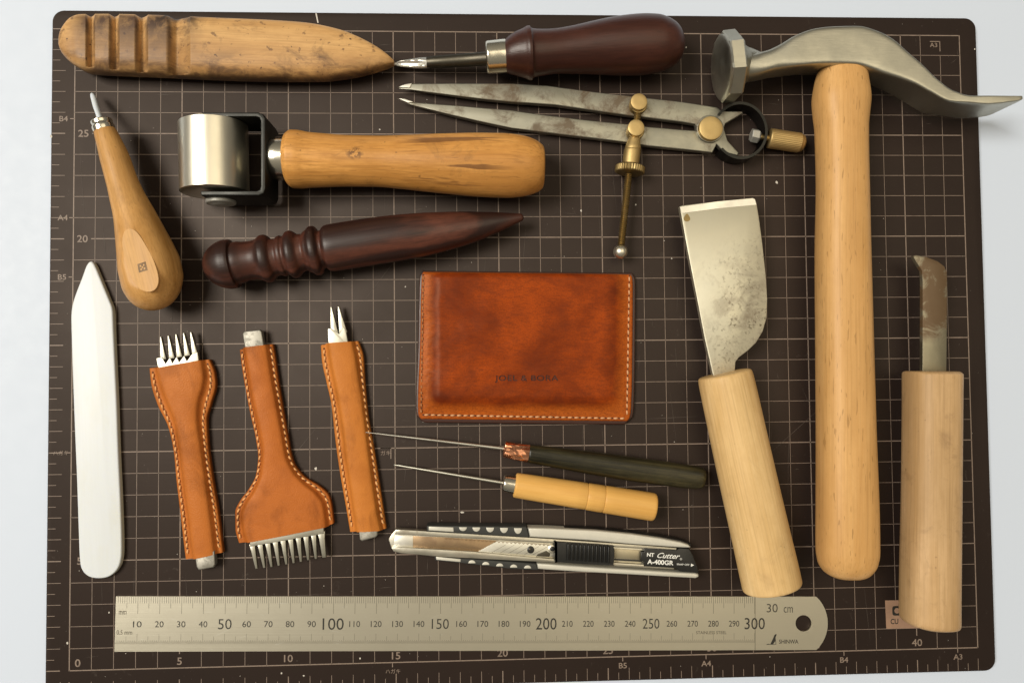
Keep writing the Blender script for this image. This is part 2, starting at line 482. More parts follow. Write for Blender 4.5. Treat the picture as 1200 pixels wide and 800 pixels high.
M['awl_wood'] = wood('maple_wood', (.84, .49, .14), (.70, .37, .09), .8, .12, .0, .45, 3.4, streak=.35, fibre=.15)
M['rose'] = wood('rosewood', (.125, .040, .024), (.030, .012, .009), .9, .0, .0, .38, 6.1, streak=.6, wave=.45, spec=.55, fibre=.6)
M['mahogany'] = wood('dark_red_wood', (.080, .022, .012), (.036, .010, .006), .7, .3, .0, .38, 8.8, streak=.4, spec=.55)
M['ebony'] = wood('ebony', (.075, .062, .026), (.006, .006, .0035), 1.4, .0, .0, .34, 2.9, streak=.4, fibre=.8)
def blade_mask(t):
    o = xyz(t)
    return t.math('MULTIPLY', t.rng(o[0], -.066, -.026), t.rng(o[1], -.016, .012, .05, 1))
def hook_mask(t):
    return t.rng(xyz(t)[0], -.013, -.018)
M['steel'] = metal('steel', (.66, .63, .55), .34, .25, stscale=70, seed=1)
M['polished'] = metal('polished_steel', (.80, .76, .64), .34, .0, seed=3, brush=(600, 20, 600), scratch=.3, mott=.12, rv=.3)
M['ferrule'] = metal('ferrule_steel', (.80, .76, .64), .2, .2, seed=5, stscale=160, stlo=.66, mott=.15, rv=.4, scratch=.05)
M['divider'] = metal('divider_steel', (.36, .35, .29), .44, .9, (.115, .078, .045), seed=2.5, stscale=48, stlo=.50)
M['bright'] = metal('ground_steel', (.85, .83, .76), .38)
M['hammer'] = metal('hammer_steel', (.49, .475, .40), .40, .25, (.18, .16, .11), seed=11, stscale=40, stlo=.60, mott=.3, brush=(1400, 150, 150), scratch=.6)
M['blade'] = metal('old_blade', (.64, .61, .49), .48, .7, (.20, .15, .09), seed=7.3, stscale=90, stlo=.47, pit=.9, mott=.12, mask=blade_mask)
M['rblade'] = metal('stained_blade', (.36, .33, .24), .44, .95, (.115, .065, .028), seed=3.1, stscale=75, stlo=.38, mask=hook_mask)
M['ruler'] = metal('ruler_steel', (.73, .685, .56), .33, 0, brush=(8, 3000, 100), scratch=.35, mott=.04, rv=.1)
M['iron'] = metal('dark_iron', (.055, .055, .052), .45, .3, (.03, .03, .03), seed=4)
M['nut'] = metal('zinc_nut', (.45, .44, .40), .5, .3, (.1, .1, .09), seed=3, metallic=.6)
M['blackiron'] = metal('black_iron', (.035, .035, .033), .33, .25, (.3, .28, .22), seed=4, stscale=200, stlo=.68)
M['shaft'] = metal('gun_steel', (.10, .09, .07), .42, .3, (.05, .04, .03), seed=6)
M['brass'] = metal('brass', (.60, .44, .20), .54, .3, (.35, .20, .06), seed=8, stscale=90, stlo=.56)
M['brass2'] = metal('dull_brass', (.34, .25, .11), .46, .35, (.16, .10, .04), seed=9, stscale=150, stlo=.5)
M['copper'] = metal('copper', (.90, .42, .24), .24, .45, (.22, .06, .03), seed=5.2, stscale=260, stlo=.54)
M['tine'] = metal('tine_steel', (.52, .50, .42), .38)
M['tang'] = metal('tang_steel', (.42, .40, .35), .5, .6, (.16, .15, .12), seed=2, stscale=260, stlo=.46)
def bone_mat():
    t = NT('white_bone')
    g = t.noise(t.mapv((25, 700, 700)), 1.0, 4, .6)
    y = t.noise(t.mapv((30, 90, 90), loc=(3, 1, 0)), 1.0, 3, .6)
    c = t.mix(t.rng(g, .4, .7, 0, .3), (.71, .75, .79), (.67, .70, .72))
    c = t.mix(t.rng(y, .5, .75, 0, .5), c, (.66, .67, .60))
    o = t.n('ShaderNodeSeparateXYZ'); t.l(t.tc.outputs['Object'], o.inputs[0])
    c = t.mix(t.rng(o.outputs[2], .0028, .0015, 0, .7), c, (.68, .62, .42))
    return t.done(c, .36, 0.0, t.bump(g, .00005, .12), **{'Specular IOR Level': .3, 'Subsurface Weight': .12, 'Subsurface Radius': (.004, .0035, .002)})
M['bone_folder'] = bone_mat()
M['bone'] = plain('white_bone', (.68, .73, .79), .38, var=.06, bs=.05, **{'Subsurface Weight': .15, 'Subsurface Radius': (.004, .0035, .002)})
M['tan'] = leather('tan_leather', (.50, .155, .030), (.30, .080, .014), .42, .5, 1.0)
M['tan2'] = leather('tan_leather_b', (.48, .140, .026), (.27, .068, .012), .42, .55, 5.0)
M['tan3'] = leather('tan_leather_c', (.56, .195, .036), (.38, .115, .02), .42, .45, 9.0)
M['edge'] = plain('dark_leather_edge', (.05, .018, .012), .35)
M['thread'] = plain('tan_thread', (.80, .42, .16), .6)
M['pale_thread'] = plain('pale_thread', (.66, .36, .18), .6)
M['brown_thread'] = plain('brown_thread', (.42, .17, .06), .6)
M['hole'] = plain('stitch_hole', (.075, .026, .010), .8)
M['ink'] = plain('black_ink', (.022, .02, .015), .5)
M['fine_ink'] = plain('etched_ink', (.10, .08, .05), .5)
M['plastic'] = plain('black_plastic', (.012, .012, .011), .38, bs=.3, var=.3)
M['rubber'] = plain('grey_rubber', (.033, .034, .031), .6, bs=.4)
M['shell'] = metal('painted_silver', (.66, .64, .56), .5, .15, (.4, .38, .32), seed=4, stscale=400, stlo=.6, metallic=.35)
M['cutter_steel'] = metal('cutter_steel', (.60, .57, .48), .33, .35, (.22, .15, .09), seed=4.4, stscale=130, stlo=.52)
M['channel'] = metal('cutter_channel', (.36, .25, .15), .36, .4, (.14, .075, .035), seed=1.1, stscale=120, stlo=.5)
M['channel2'] = metal('cutter_channel_end', (.52, .46, .33), .38)
M['snap'] = metal('snap_blade', (.80, .78, .69), .36)
M['white_ink'] = plain('white_print', (.82, .82, .78), .5)
M['stamp'] = plain('brand_stamp', (.27, .17, .09), .7, var=.6)
M['sticker'] = plain('tan_print_box', (.33, .20, .13), .55)

# ------------------------------------------------------------------ table
tb = mesh_obj('tabletop', [(-1.2, -1.0, -.0031), (1.2, -1.0, -.0031), (1.2, 1.0, -.0031), (-1.2, 1.0, -.0031),
                           (-1.2, -1.0, -.03), (1.2, -1.0, -.03), (1.2, 1.0, -.03), (-1.2, 1.0, -.03)],
              [(0, 1, 2, 3), (7, 6, 5, 4), (0, 4, 5, 1), (1, 5, 6, 2), (2, 6, 7, 3), (3, 7, 4, 0)], M['table'], None, kind='structure', smooth=False)

# ------------------------------------------------------------------ cutting mat
mat_root = thing('cutting_mat', 'dark brown gridded cutting mat lying under all the tools', 'cutting mat', 600, 400)
mat_root.matrix_world = Matrix.Identity(4)
bpy.context.view_layer.update()
def rrect(x0, y0, x1, y1, r, k=8):
    out = []
    for cx, cy, a0 in ((x1-r, y1-r, 0), (x0+r, y1-r, 90), (x0+r, y0+r, 180), (x1-r, y0+r, 270)):
        for j in range(k+1):
            a = R(a0 + 90*j/k); out.append((cx + r*math.cos(a), cy + r*math.sin(a)))
    return out
bm = bmesh.new()
a, b = G(-1.08, -1.13), G(43.87, 30.9)
top = [bm.verts.new((x, y, 0)) for x, y in rrect(a[0], a[1], b[0], b[1], .0055)]
bot = [bm.verts.new((v.co.x, v.co.y, -.003)) for v in top]
f = bm.faces.new(top); bm.faces.new(bot[::-1])
for i in range(len(top)): bm.faces.new((top[i], bot[i], bot[(i+1) % len(top)], top[(i+1) % len(top)]))
bmesh.ops.recalc_face_normals(bm, faces=bm.faces)
bmesh.ops.bevel(bm, geom=list(f.edges), offset=.0004, segments=2, profile=.5, affect='EDGES')
bm.verts.index_update()
mesh_obj('mat_board', [v.co[:] for v in bm.verts], [[v.index for v in q.verts] for q in bm.faces], M['mat'], mat_root)
bm.free()
q = []
def ln(x0, y0, x1, y1, w):
    p, r = G(x0, y0), G(x1, y1); d = r - p; d = d / np.linalg.norm(d); s = np.array([-d[1], d[0]]) * w * .0005
    q.append([p - s, r - s, r + s, p + s])
TH, BO = .25, .48
for i in range(1, 43):
    w = BO if i % 5 == 0 else TH
    if i in (5, 10, 15, 20, 25, 30, 35, 40): ln(i, .64, i, 30, w)
    elif i == 42: ln(i, 0, i, 29, w); 
    else: ln(i, 0, i, 30, w)
for j in range(1, 30):
    w = BO if j % 5 == 0 else TH
    ln(.82 if j % 5 == 0 else 0, j, 43, j, w)
for x0, y0, x1, y1 in ((0, -.02, 0, 30.02), (43, -.02, 43, 30.02), (0, 0, 43, 0), (0, 30, 43, 30)): ln(x0, y0, x1, y1, .5)
for k in range(0, 61):
    v = k / 2
    if k % 2: ln(-1.03, v, -.68, v, .24)
    else: ln(-1.03, v, -.42, v, .45 if v % 5 == 0 else .24)
for k in range(0, 87):
    v = k / 2
    if k % 2: ln(v, -1.07, v, -.74, .24)
    else: ln(v, -1.07, v, -.52, .45 if v % 5 == 0 else .24)
for gx in (15-.17, 25.7, 29.7, 36.4, 42.0): ln(gx, -.03, gx, -.22, .4)
for gy in (10, 18.2, 21, 25.7): ln(-.2, gy, 0, gy, .4)
for gx, gy in ((42.0, 29.7), (14.8, 10.0)):
    ln(gx-.5, gy, gx+.02, gy, .4); ln(gx, gy, gx, gy-.5, .4)
sheet_mesh('grid_print', q, .00006, M['print'], mat_root)
def mt(s, gx, gy, h, **k):
    p = G(gx, gy); text(s, (p[0], p[1], .00008), h, M['print'], mat_root, **k)
for s, gx in (('5', 5), ('10', 10), ('15', 15), ('20', 20), ('25', 25), ('30', 30), ('35', 35), ('40', 40)):
    mt(s, gx, .31, .0034, xs=1.1, bold=.012)
    ln
for s, gy in (('5', 5), ('10', 10), ('15', 15), ('20', 20), ('25', 25)): mt(s, .42, gy, .0034, xs=1.1, bold=.012)
mt('0', .38, .34, .0036, xs=1.1, bold=.012)
for s, gx in (('B5', 25.7), ('A4', 29.7), ('B4', 36.4), ('A3', 42)): mt(s, gx, -.42, .0026, xs=1.1, bold=.012)
for s, gy in (('B5', 18.2), ('A4', 21), ('B4', 25.7), ('A3', 29.7)): mt(s, -.5, gy, .0026, xs=1.1, bold=.012)
mt('\u30cf\u30ac\u30ad', 14.85, -.40, .0021); mt('\u30cf\u30ac\u30ad', -.48, 10, .0021)
mt('A3', 41.68, 29.52, .0022, xs=1.1, bold=.01); mt('\u30ac\u30ad', 14.55, 9.78, .0022)
# printed maker's box, mostly under the curved knife
bx = [W(1037, 703)[:2], W(1100, 702)[:2], W(1101, 735)[:2], W(1038.5, 736)[:2]]
sheet_mesh('maker_box', [bx], .00010, M['sticker'], mat_root)
p = W(1048, 727.5); text('CU', (p[0], p[1], .00014), .0026, M['ink'], mat_root, xs=.8, bold=.02)
def ringshape(cx, cy, r0, r1, k=24, z=.00014, sq=2.0):
    Q = []
    c = W(cx, cy); m = mpp(cx, cy)
    for i in range(k):
        P = []
        for a, r in ((i, r0), (i+1, r0), (i+1, r1), (i, r1)):
            t = 2*math.pi*a/k; cs, sn = math.cos(t), math.sin(t)
            e = 2/sq if r == r1 else 1
            P.append((c[0] + m*r*math.copysign(abs(cs)**e, cs), c[1] + m*r*math.copysign(abs(sn)**e, sn)))
        Q.append(P)
    return Q
sheet_mesh('maker_emblem', ringshape(1051, 715, 3.2, 5.6, sq=5), .00014, M['ink'], mat_root)
# fine knife cuts across the mat
cuts = []
rs = random.Random(11)
for i in range(150):
    p = G(rs.uniform(-.5, 43), rs.uniform(-.6, 30.3)); L = rs.choice([.004, .008, .015, .03, .05]) * rs.uniform(.6, 1.2)
    a = rs.choice([0, math.pi/2, math.pi/2, rs.uniform(0, math.pi)]) + rs.uniform(-.12, .12); w = rs.uniform(.00004, .00009)
    d = np.array([math.cos(a), math.sin(a)]); n_ = np.array([-d[1], d[0]])
    q_ = p + d*L
    if max(abs(q_[0]), abs(q_[1])*1.4) > .215 or q_[1] > .155: continue
    cuts.append([p - n_*w*.3, p + d*L*.5 - n_*w, q_, p + d*L*.5 + n_*w])
sheet_mesh('cut_marks', cuts, .00009, M['cut'], mat_root, kind='stuff')
# pale specks and lint on the mat
V, F = [], []
for i in range(330):
    p = G(random.uniform(-.9, 43.6), random.uniform(-1, 30.7)); r = random.choice([.00006, .00009, .00012, .00016, .00026]) * random.uniform(.7, 1.2)
    b = len(V); k = 6; a0 = random.random()*6; el = random.uniform(.5, 1)
    for j in range(k):
        a = a0 + j*math.tau/k; V.append((p[0] + r*math.cos(a)*random.uniform(.7, 1.2), p[1] + r*el*math.sin(a), .00012))
    V.append((p[0], p[1], .0001 + r*.8))
    F += [(b+j, b+(j+1) % k, b+k) for j in range(k)]
def fleck(px, py, pts):
    b = len(V)
    for dx, dy in pts: p = W(px+dx, py+dy); V.append((p[0], p[1], .00013))
    F.append(tuple(range(b, b+len(pts))))
fleck(541, 600, [(-2, 0), (0, -1.2), (3, -.4), (2.5, .6), (0, 1)])
fleck(371, 22, [(-1.4, -6), (.2, -6), (2.4, 5), (1, 5.4)])
for px, py, q_ in ((60, 160, 2.4), (370, 549, 2.6), (910, 214, 2.4), (79, 753, 2.2), (445, 152, 1.6), (1115, 14, 0), (1142, 58, 1.4), (330, 788, 1.5), (356, 791, 1.6), (422, 771, 1.5), (128, 717, 1.4), (787, 303, 1.3), (745, 240, 1.5), (681, 247, 1.6), (804, 56, 1.5), (475, 336, 1.3)):
    if q_: fleck(px, py, [(.7*q_*math.cos(a)*random.uniform(.6, 1.1), q_*math.sin(a)*random.uniform(.5, 1)) for a in np.linspace(0, 5.4, 7)])
o = mesh_obj('dust', V, F, M['dust'], None, kind='stuff'); o['label'] = 'pale dust specks and lint scattered over the brown mat'; o['category'] = 'dust'

# ------------------------------------------------------------------ 1 wooden slicker, top left
t = thing('wood_slicker', 'pale grooved wooden edge slicker with dark stains and a pointed end', 'edge slicker', 75, 55, (462, 73))
def sstep(x, a, b):
    s = np.clip((x - a) / (b - a), 0, 1); return s*s*(3-2*s)
def slick_z(x, y, z):
    top = z > .006
    d = np.zeros_like(z)
    for (gx, hw, dep, ye) in ((105.5, 5.6, .0030, 78), (133.5, 6.2, .0034, 81), (165.5, 7.8, .0038, 84), (209, 14, .0040, 87)):
        q_ = (x - gx + hw) / (2*hw); u = np.where(q_ < .3, sstep(q_, 0, .3), np.clip(1 - (q_-.3)/.7, 0, 1)**.8) * (q_ > 0)
        d = np.maximum(d, u * dep * sstep(-y, -(ye+1.5), -(ye-2.5)))
    zz = np.where(top & (z > .006), np.maximum(z - d * np.clip((z-.006)/.006, 0, 1), .004), z)
    return zz
# dense rows so the grooves are cut cleanly
UP = [(74, 50), (76, 40), (82, 30), (90, 23), (100, 20.5), (130, 20), (180, 21), (250, 24), (320, 27), (360, 30), (400, 38), (425, 48), (445, 59), (456, 67), (462, 72)]
LO = [(74, 58), (77, 66), (84, 74), (94, 81), (105, 85), (135, 87), (185, 89), (250, 92), (320, 94), (370, 94), (405, 91), (430, 86), (448, 81), (457, 78), (462, 76)]
uz = [4, 5.2, 6.2, 7, 7.5, 7.5, 7.5, 7.5, 7.5, 7.5, 7, 6.2, 5, 3.6, 2.2]
ups = np.array(UP); los = np.array(LO); tt = np.linspace(0, len(UP)-1, 260)
tt = np.sort(np.r_[np.linspace(0, 3, 14), np.linspace(3.05, 7.2, 300), np.linspace(7.3, 14, 60)])
k_ = np.arange(len(UP)); u_ = pchip(k_, ups, tt); l_ = pchip(k_, los, tt); z_ = pchip(k_, np.array(uz, float), tt)
rows = [(u[0], u[1], l[0], l[1], 8.2, z, 3.4) for u, l, z in zip(u_, l_, z_)]
loft2('slicker_body', t, M['slicker'], rows, 8.2, 8.2, 7.5, seg=96, sub=1, zmod=slick_z, angle=60)

# ------------------------------------------------------------------ 2 gouge, top centre
t = thing('edge_beveler', 'edge beveler with dark red wooden handle and silver ferrule at the top edge', 'edge beveler', 466, 74, (800, 52))
loft('handle', t, M['mahogany'], [(592, 66, 18, 13.5), (597, 65, 21, 13.5), (606, 63.5, 24.8, 13.5), (614, 63, 27.5, 13.5), (620, 62.7, 30, 13.5), (622, 62.6, 30, 13.5), (623, 62.5, 28, 13.5), (632, 62, 26, 13.5), (650, 60.5, 25, 13.5),
     (675, 58.5, 27, 13.5), (700, 56, 30, 13.5), (725, 54.2, 32.8, 13.5), (750, 52.8, 34, 13.5), (770, 51.5, 32.5, 13.5), (785, 51, 27.5, 13.5), (793, 51, 22, 13.5), (798, 51, 15, 13.5), (800.5, 51, 7, 13.5), (801, 51, 2, 13.5)], seg=48, dirn=(800, 53))
loft('ferrule', t, M['ferrule'], [(569, 67.5, 15, 13), (570, 67.5, 17.5, 13), (572, 67.4, 18.5, 13), (580, 66.8, 18.7, 13), (590, 66, 19, 13), (592.8, 65.8, 19, 13)], dirn=(800, 53))
loft('shaft', t, M['shaft'], [(500, 73.5, 6, 8), (510, 73, 7, 8.6), (540, 71, 7.5, 10), (571, 68.8, 8, 12.5)], dirn=(800, 53))
loft('cutting_tip', t, M['bright'], [(462.5, 74.5, 1.6, 3.2, .5), (468, 74.8, 3.4, 3.6, .8), (480, 74.6, 5.2, 4.6, 1.2), (495, 74, 6.6, 6, 1.6), (505, 73.4, 6.4, 7.4, 2), (510, 73.2, 4.6, 8.2, 1.6)], straight=True,
     zmod=lambda x, y, z: z - .0012*np.clip(1-((y-74.4)/3.2)**2, 0, 1)*np.clip((500-x)/12, 0, 1)*(z > .003))

# ------------------------------------------------------------------ 3 wing divider
t = thing('wing_divider', 'steel wing divider with brass screws, its two points facing left', 'divider', 600, 132, (833, 150))
up_leg = [(467, 102), (474, 98.6), (484, 97), (530, 97.6), (600, 98), (640, 100), (690, 107), (738, 112.5), (760, 115), (800, 119.5), (840, 125.5), (846, 130), (870, 130.5), (871, 132.5), (850, 145), (846, 158), (833, 164), (820, 158), (815, 145.5),
          (800, 143), (760, 138), (735, 135), (700, 130), (650, 123), (600, 119.5), (560, 115.5), (500, 107), (480, 103.5)]
lo_leg = [(466, 115), (474, 115.6), (484, 119), (540, 124), (600, 129.3), (640, 135), (700, 142), (740, 146), (760, 148.6), (800, 152), (819, 153.5), (822, 141), (833, 137), (846, 142), (850, 155), (853, 165), (866, 179), (864, 182.5), (848, 178),
          (840, 169), (835, 179), (800, 175), (760, 171), (735, 167), (700, 162.5), (650, 156.5), (600, 150.5), (560, 142), (530, 135), (495, 125.5), (478, 120.5)]
def legz(x, y, z): return .0028 + (z - .0028) * np.clip((x - 462) / 60, .12, 1) if np.isscalar(x) else z
def legz2(zc):
    def f(x, y, z): return zc + (z - zc) * min(max((x - 462) / 70, .12), 1)
    return f
plate('upper_leg', t, M['divider'], up_leg, 3.6, 6.6, .5, zfun=legz2(.0046))
plate('lower_leg', t, M['divider'], lo_leg, 3.0, 6.0, .5, zfun=legz2(.0042))
for nm, pts in (('point', [(466, 102.2), (474, 98.9), (483, 97.4), (480, 103.2)]), ('point', [(465.5, 115.2), (474, 115.6), (485, 119.6), (478, 120.6)])):
    plate(nm, t, M['bright'], pts, 4.0, 5.6, .2)
vert_disc('pivot_screw', t, M['brass'], 833.5, 150, 14.2, 1.5, 9.8, .5)
vert_disc('washer', t, M['divider'], 832.6, 150.8, 16.3, 3, 7.4, .4)
for (x, y), nm in (((749, 119), 'upper_clamp'), ((745.7, 149.5), 'lower_clamp')):
    vert_disc('clamp_collar', t, M['brass2'], x-.3, y+3.4, 10.2, 3, 10.0, .5)
    vert_disc('clamp_screw', t, M['brass'], x, y, 9.9, 9, 12.5, .5)
# threaded rod, barrel, nut and ball lie along one axis
def on_axis(y, ya=120, xa=749, yb=295, xb=727): return xa + (xb - xa) * (y - ya) / (yb - ya)
loft('adjusting_rod', t, M['brass2'], [(on_axis(y), y, 4.4 if i % 2 else 3.4, 8.0) for i, y in enumerate(np.arange(124, 147, 1.3))], seg=20, sub=1, dirn=(727, 295))
loft('barrel', t, M['brass'], [(744.5, 156, 4.5, 8), (744, 160, 6, 8), (742.5, 168, 8, 8), (741.5, 174.5, 9.3, 8), (741.2, 175.5, 9.0, 8), (741, 176.5, 9.6, 8), (740, 184, 9.8, 8), (739, 193, 9.6, 8)], dirn=(738, 210))
nut = []
seg = 72
c0, c1 = W(738.6, 194, 8), W(737.6, 203.5, 8)
u = (c1-c0)/np.linalg.norm(c1-c0); sd = np.array([-u[1], u[0], 0]); upv = np.array([0, 0, 1.])
rr = 17.4*mpp(738, 198, 8)
for f_, s_ in ((0, .86), (.12, .97), (.2, 1), (.8, 1), (.9, .97), (1, .84)):
    rg = []
    for j in range(seg):
        a = math.tau*j/seg; q_ = rr*s_*(1 - (.045 if j % 2 and .1 < f_ < .95 else 0))
        rg.append(c0 + (c1-c0)*f_ + sd*q_*math.cos(a) + upv*q_*math.sin(a))
    nut.append(rg)
V, F = skin(nut); V = np.array(V); V, F = fixn(V, F)
mesh_obj('knurled_nut', V, F, M['brass2'], t, angle=20)
ys = np.arange(203, 287, 1.15)
loft('threaded_rod', t, M['brass2'], [(on_axis(y, 203, 737, 287, 728), y, 4.6 if i % 2 else 3.5, 8.0) for i, y in enumerate(ys)], seg=20, sub=1, dirn=(728, 287), angle=60)
c = W(727.2, 295, 7.5); rb = 8.6*mpp(727, 295, 7.5)
rg = [ring(c + np.array([0, 0, rb*math.cos(a)]), np.array([rb*math.sin(a), 0, 0]), np.array([0, rb*math.sin(a), 0]), 2, 24) for a in np.linspace(.05, math.pi-.05, 14)]
V, F = skin(rg); V, F = fixn(V, F); mesh_obj('ball_stop', V, F, M['polished'], t)
# bow spring: a flat strap bent to an open ring, standing on edge
cx, cy = 867.5, 153.5; Cc = W(cx, cy, 9); mm = mpp(cx, cy, 9)
outer, inner = [], []
angs = np.linspace(R(141), R(-139), 60)
V, F = [], []
for i, a in enumerate(angs):
    rx, ry = 32, 34
    for rr_, zz in ((1.0, .0008), (1.0, .0098), (.905, .0098), (.905, .0008)):
        V.append((Cc[0] + mm*rx*rr_*math.cos(a), Cc[1] + mm*ry*rr_*math.sin(a), zz))
    if i:
        for j in range(4):
            F.append(((i-1)*4+j, (i-1)*4+(j+1) % 4, i*4+(j+1) % 4, i*4+j))
n_ = len(angs); F += [(0, 1, 2, 3), ((n_-1)*4+3, (n_-1)*4+2, (n_-1)*4+1, (n_-1)*4)]
V, F = fixn(V, F); mesh_obj('bow_spring', V, F, M['blackiron'], t)
loft('spring_bolt', t, M['nut'], [(880, 158.5, 7, 6), (881, 158.6, 8, 6), (888, 160, 8, 6), (890, 160.5, 6, 6)], seg=6, sub=1, dirn=(943, 169), angle=20)
loft('grip_stem', t, M['brass2'], [(890, 160.5, 4, 6), (903, 162.5, 4, 6)], dirn=(943, 169))
kn = []
c0, c1 = W(900.5, 162, 6.4), W(943, 168.5, 6.4); u = (c1-c0)/np.linalg.norm(c1-c0); sd = np.array([-u[1], u[0], 0]); rr = 11.4*mpp(920, 165, 6.4)
for f_, s_ in ((0, .9), (.03, 1), (.84, 1), (.86, .93), (.93, .84), (.98, .6), (1, .3)):
    rg = []
    for j in range(72):
        a = math.tau*j/72; q_ = rr*s_*(1 - (.022 if j % 2 and .01 < f_ < .85 else 0)); rg.append(c0+(c1-c0)*f_ + sd*q_*math.cos(a) + upv*q_*math.sin(a))
    kn.append(rg)
V, F = skin(kn); V, F = fixn(V, F); mesh_obj('knurled_grip', V, F, M['brass'], t, angle=20)

# ------------------------------------------------------------------ 4 hammer
t = thing('hammer', 'large steel shoemaker hammer with long beech handle, head hanging over the mat edge', 'hammer', 990, 60, (990, 400))
loft2('head', t, M['hammer'], [(879, 54, 879, 89, 16, 8.2, 2.1), (888, 55, 888, 87.5, 16, 8.6, 2.5), (900, 54, 901, 84, 16, 9, 3.4), (915, 48, 914, 81, 16, 9.5, 3.6), (935, 38, 938, 77.5, 16, 10, 7), (957, 31, 960, 75.5), (980, 28.5, 980, 75), (1007, 28, 1004, 76), (1030, 34, 1022, 81), (1048, 43.5, 1037, 86.5),
     (1064, 58, 1055, 92), (1081, 73, 1073, 99), (1100, 92, 1092, 109), (1118, 105, 1112, 119), (1137, 110.5, 1135, 122, 16, 10.3, 5), (1160, 111.8, 1158, 124, 16, 11.2, 7), (1180, 112.5, 1180, 122, 16, 11.5, 7), (1195, 113, 1195.5, 118.5, 16, 11.5, 7), (1196.5, 114, 1196.7, 117.5, 16, 11, 7)], 26, 16, 10, n=9, seg=112, sub=4, angle=40, under=.3)
loft('face', t, M['hammer'], [(842.5, 79, 10, 16.2), (843, 79, 26, 16.2), (844.5, 79, 35, 16.2), (846.5, 79, 38, 16.2)], seg=48, sub=3, dirn=(880, 76))
loft('face_rim', t, M['hammer'], [(845.5, 79, 38.5, 16.2), (847, 79, 40.2, 16.2), (860, 78, 40.8, 16.2), (862, 78, 39, 16.2)], seg=8, sub=1, phase=R(22.5), dirn=(880, 76), angle=20)
loft('neck', t, M['hammer'], [(859, 78, 37, 16), (863, 77.5, 31, 16), (868, 76.5, 25, 16), (875, 75.5, 19.5, 16), (882, 74.8, 16.5, 16), (890, 74, 12.5, 16)], seg=48, dirn=(900, 74))
hr = []
for L, Rr in (((963, 81), (1006, 81)), ((957, 82.5), (1013, 82.5)), ((955, 87), (1016, 87)), ((952, 100), (1018, 100)), ((950, 118), (1020, 118)), ((951.5, 135), (1018.5, 135)), ((953.5, 152), (1017, 152)), ((955, 200), (1017.5, 200)), ((955, 300), (1021, 300)), ((956, 400), (1024, 400)),
             ((957, 500), (1027, 500)), ((957, 600), (1031, 600)), ((957, 645), (1032, 645)), ((959, 660), (1030, 660)), ((965, 671), (1024, 671)), ((974, 676.5), (1015, 677)), ((984, 678.5), (1005, 678.5))):
    hr.append((L[0]+4, L[1], Rr[0]-4, Rr[1]))
zr = [7, 9, 9.7, 10.5, 11.2, 11, 10.8, 10.8, 11.2, 11.5, 11.8, 12, 11.8, 11, 9, 6, 3]
loft2('handle', t, M['hammer_wood'], [(*r, 15.5 if i < 8 else 14.5 - (i-8)*.2, z, 2.5) for i, (r, z) in enumerate(zip(hr, zr))], 15, 15, 11, seg=56)

# ------------------------------------------------------------------ 5 small creaser, left
t = thing('leather_creaser', 'small tool with pear-shaped wooden handle, flat cut facet and thin white tip', 'creaser', 122, 150, (182, 362))
cr = [(122.5, 152, 11.5, 15), (124, 156, 12.5, 15), (128.5, 168, 14, 15), (134.5, 185, 16, 15), (143, 212, 17.2, 15), (150, 232, 19.5, 15), (157, 250, 22.5, 15), (165, 275, 27.5, 15), (171, 295, 31.5, 15), (175.5, 312, 34.2, 15), (179, 328, 34, 15), (181.5, 341, 30.5, 15), (183.5, 351, 24.5, 15), (185, 357.5, 17, 15), (186, 361.5, 8, 15), (186.2, 362.5, 2, 15)]
ZF = .0263
loft('handle', t, M['creaser_wood'], cr, seg=64, zmod=lambda x, y, z: np.minimum(z, ZF + (y-300)*.000012))
fac = curve([(149, 268), (158, 270), (168, 283), (180, 305), (186, 325), (184, 337), (176, 342), (165, 339), (156, 328), (148, 308), (143, 288), (144, 274)], 5)
plate('cut_facet', t, M['creaser_cut'], fac, 20, 26.42, .08, 1, zfun=lambda x, y, z: z + (y-300)*.000012)
st = [(161, 309.5), (170.5, 306.5), (173, 316.5), (163, 319.5)]
Q = []
a_, b_, c_, d_ = [np.array(p) for p in st]
for i in range(5):
    for j in range(5):
        if (i, j) in ((1, 1), (3, 1), (1, 3), (3, 3), (2, 2)): continue
        f0, f1, g0, g1 = i/5, (i+1.05)/5, j/5, (j+1.05)/5
        P = [(a_*(1-f)+b_*f)*(1-g)+(d_*(1-f)+c_*f)*g for f, g in ((f0, g0), (f1, g0), (f1, g1), (f0, g1))]
        Q.append([W(p[0], p[1], 26.5)[:2] for p in P])
Vq, Fq = [], []
for k_i, P in enumerate(Q):
    b0 = len(Vq)
    for p in P:
        Vq.append((p[0], p[1], .02647))
    Fq.append((b0, b0+1, b0+2, b0+3))
Vq = np.array(Vq); xx, yy = PX(Vq); Vq[:, 2] += (yy-300)*.000012
mesh_obj('maker_stamp', Vq, Fq, M['stamp'], t, smooth=False)
loft('ferrule', t, M['ferrule'], [(118.3, 140.5, 5, 15), (118.6, 141.2, 10.5, 15), (119, 142.5, 12, 15), (120, 146, 11.5, 15), (121, 149, 12.5, 15), (122.5, 154, 12.2, 15)], dirn=(124, 160), seg=36)
loft('tip', t, M['bone'], [(107.5, 109.5, .6, 5, .3), (108, 111, 2, 6, .8), (109.5, 115, 3, 7, 1.2), (112, 124, 3.1, 9.5, 1.3), (115, 133, 2.9, 12, 1.3), (118.5, 143, 3, 15, 1.3)], seg=20, straight=True, label='thin white metal tip')

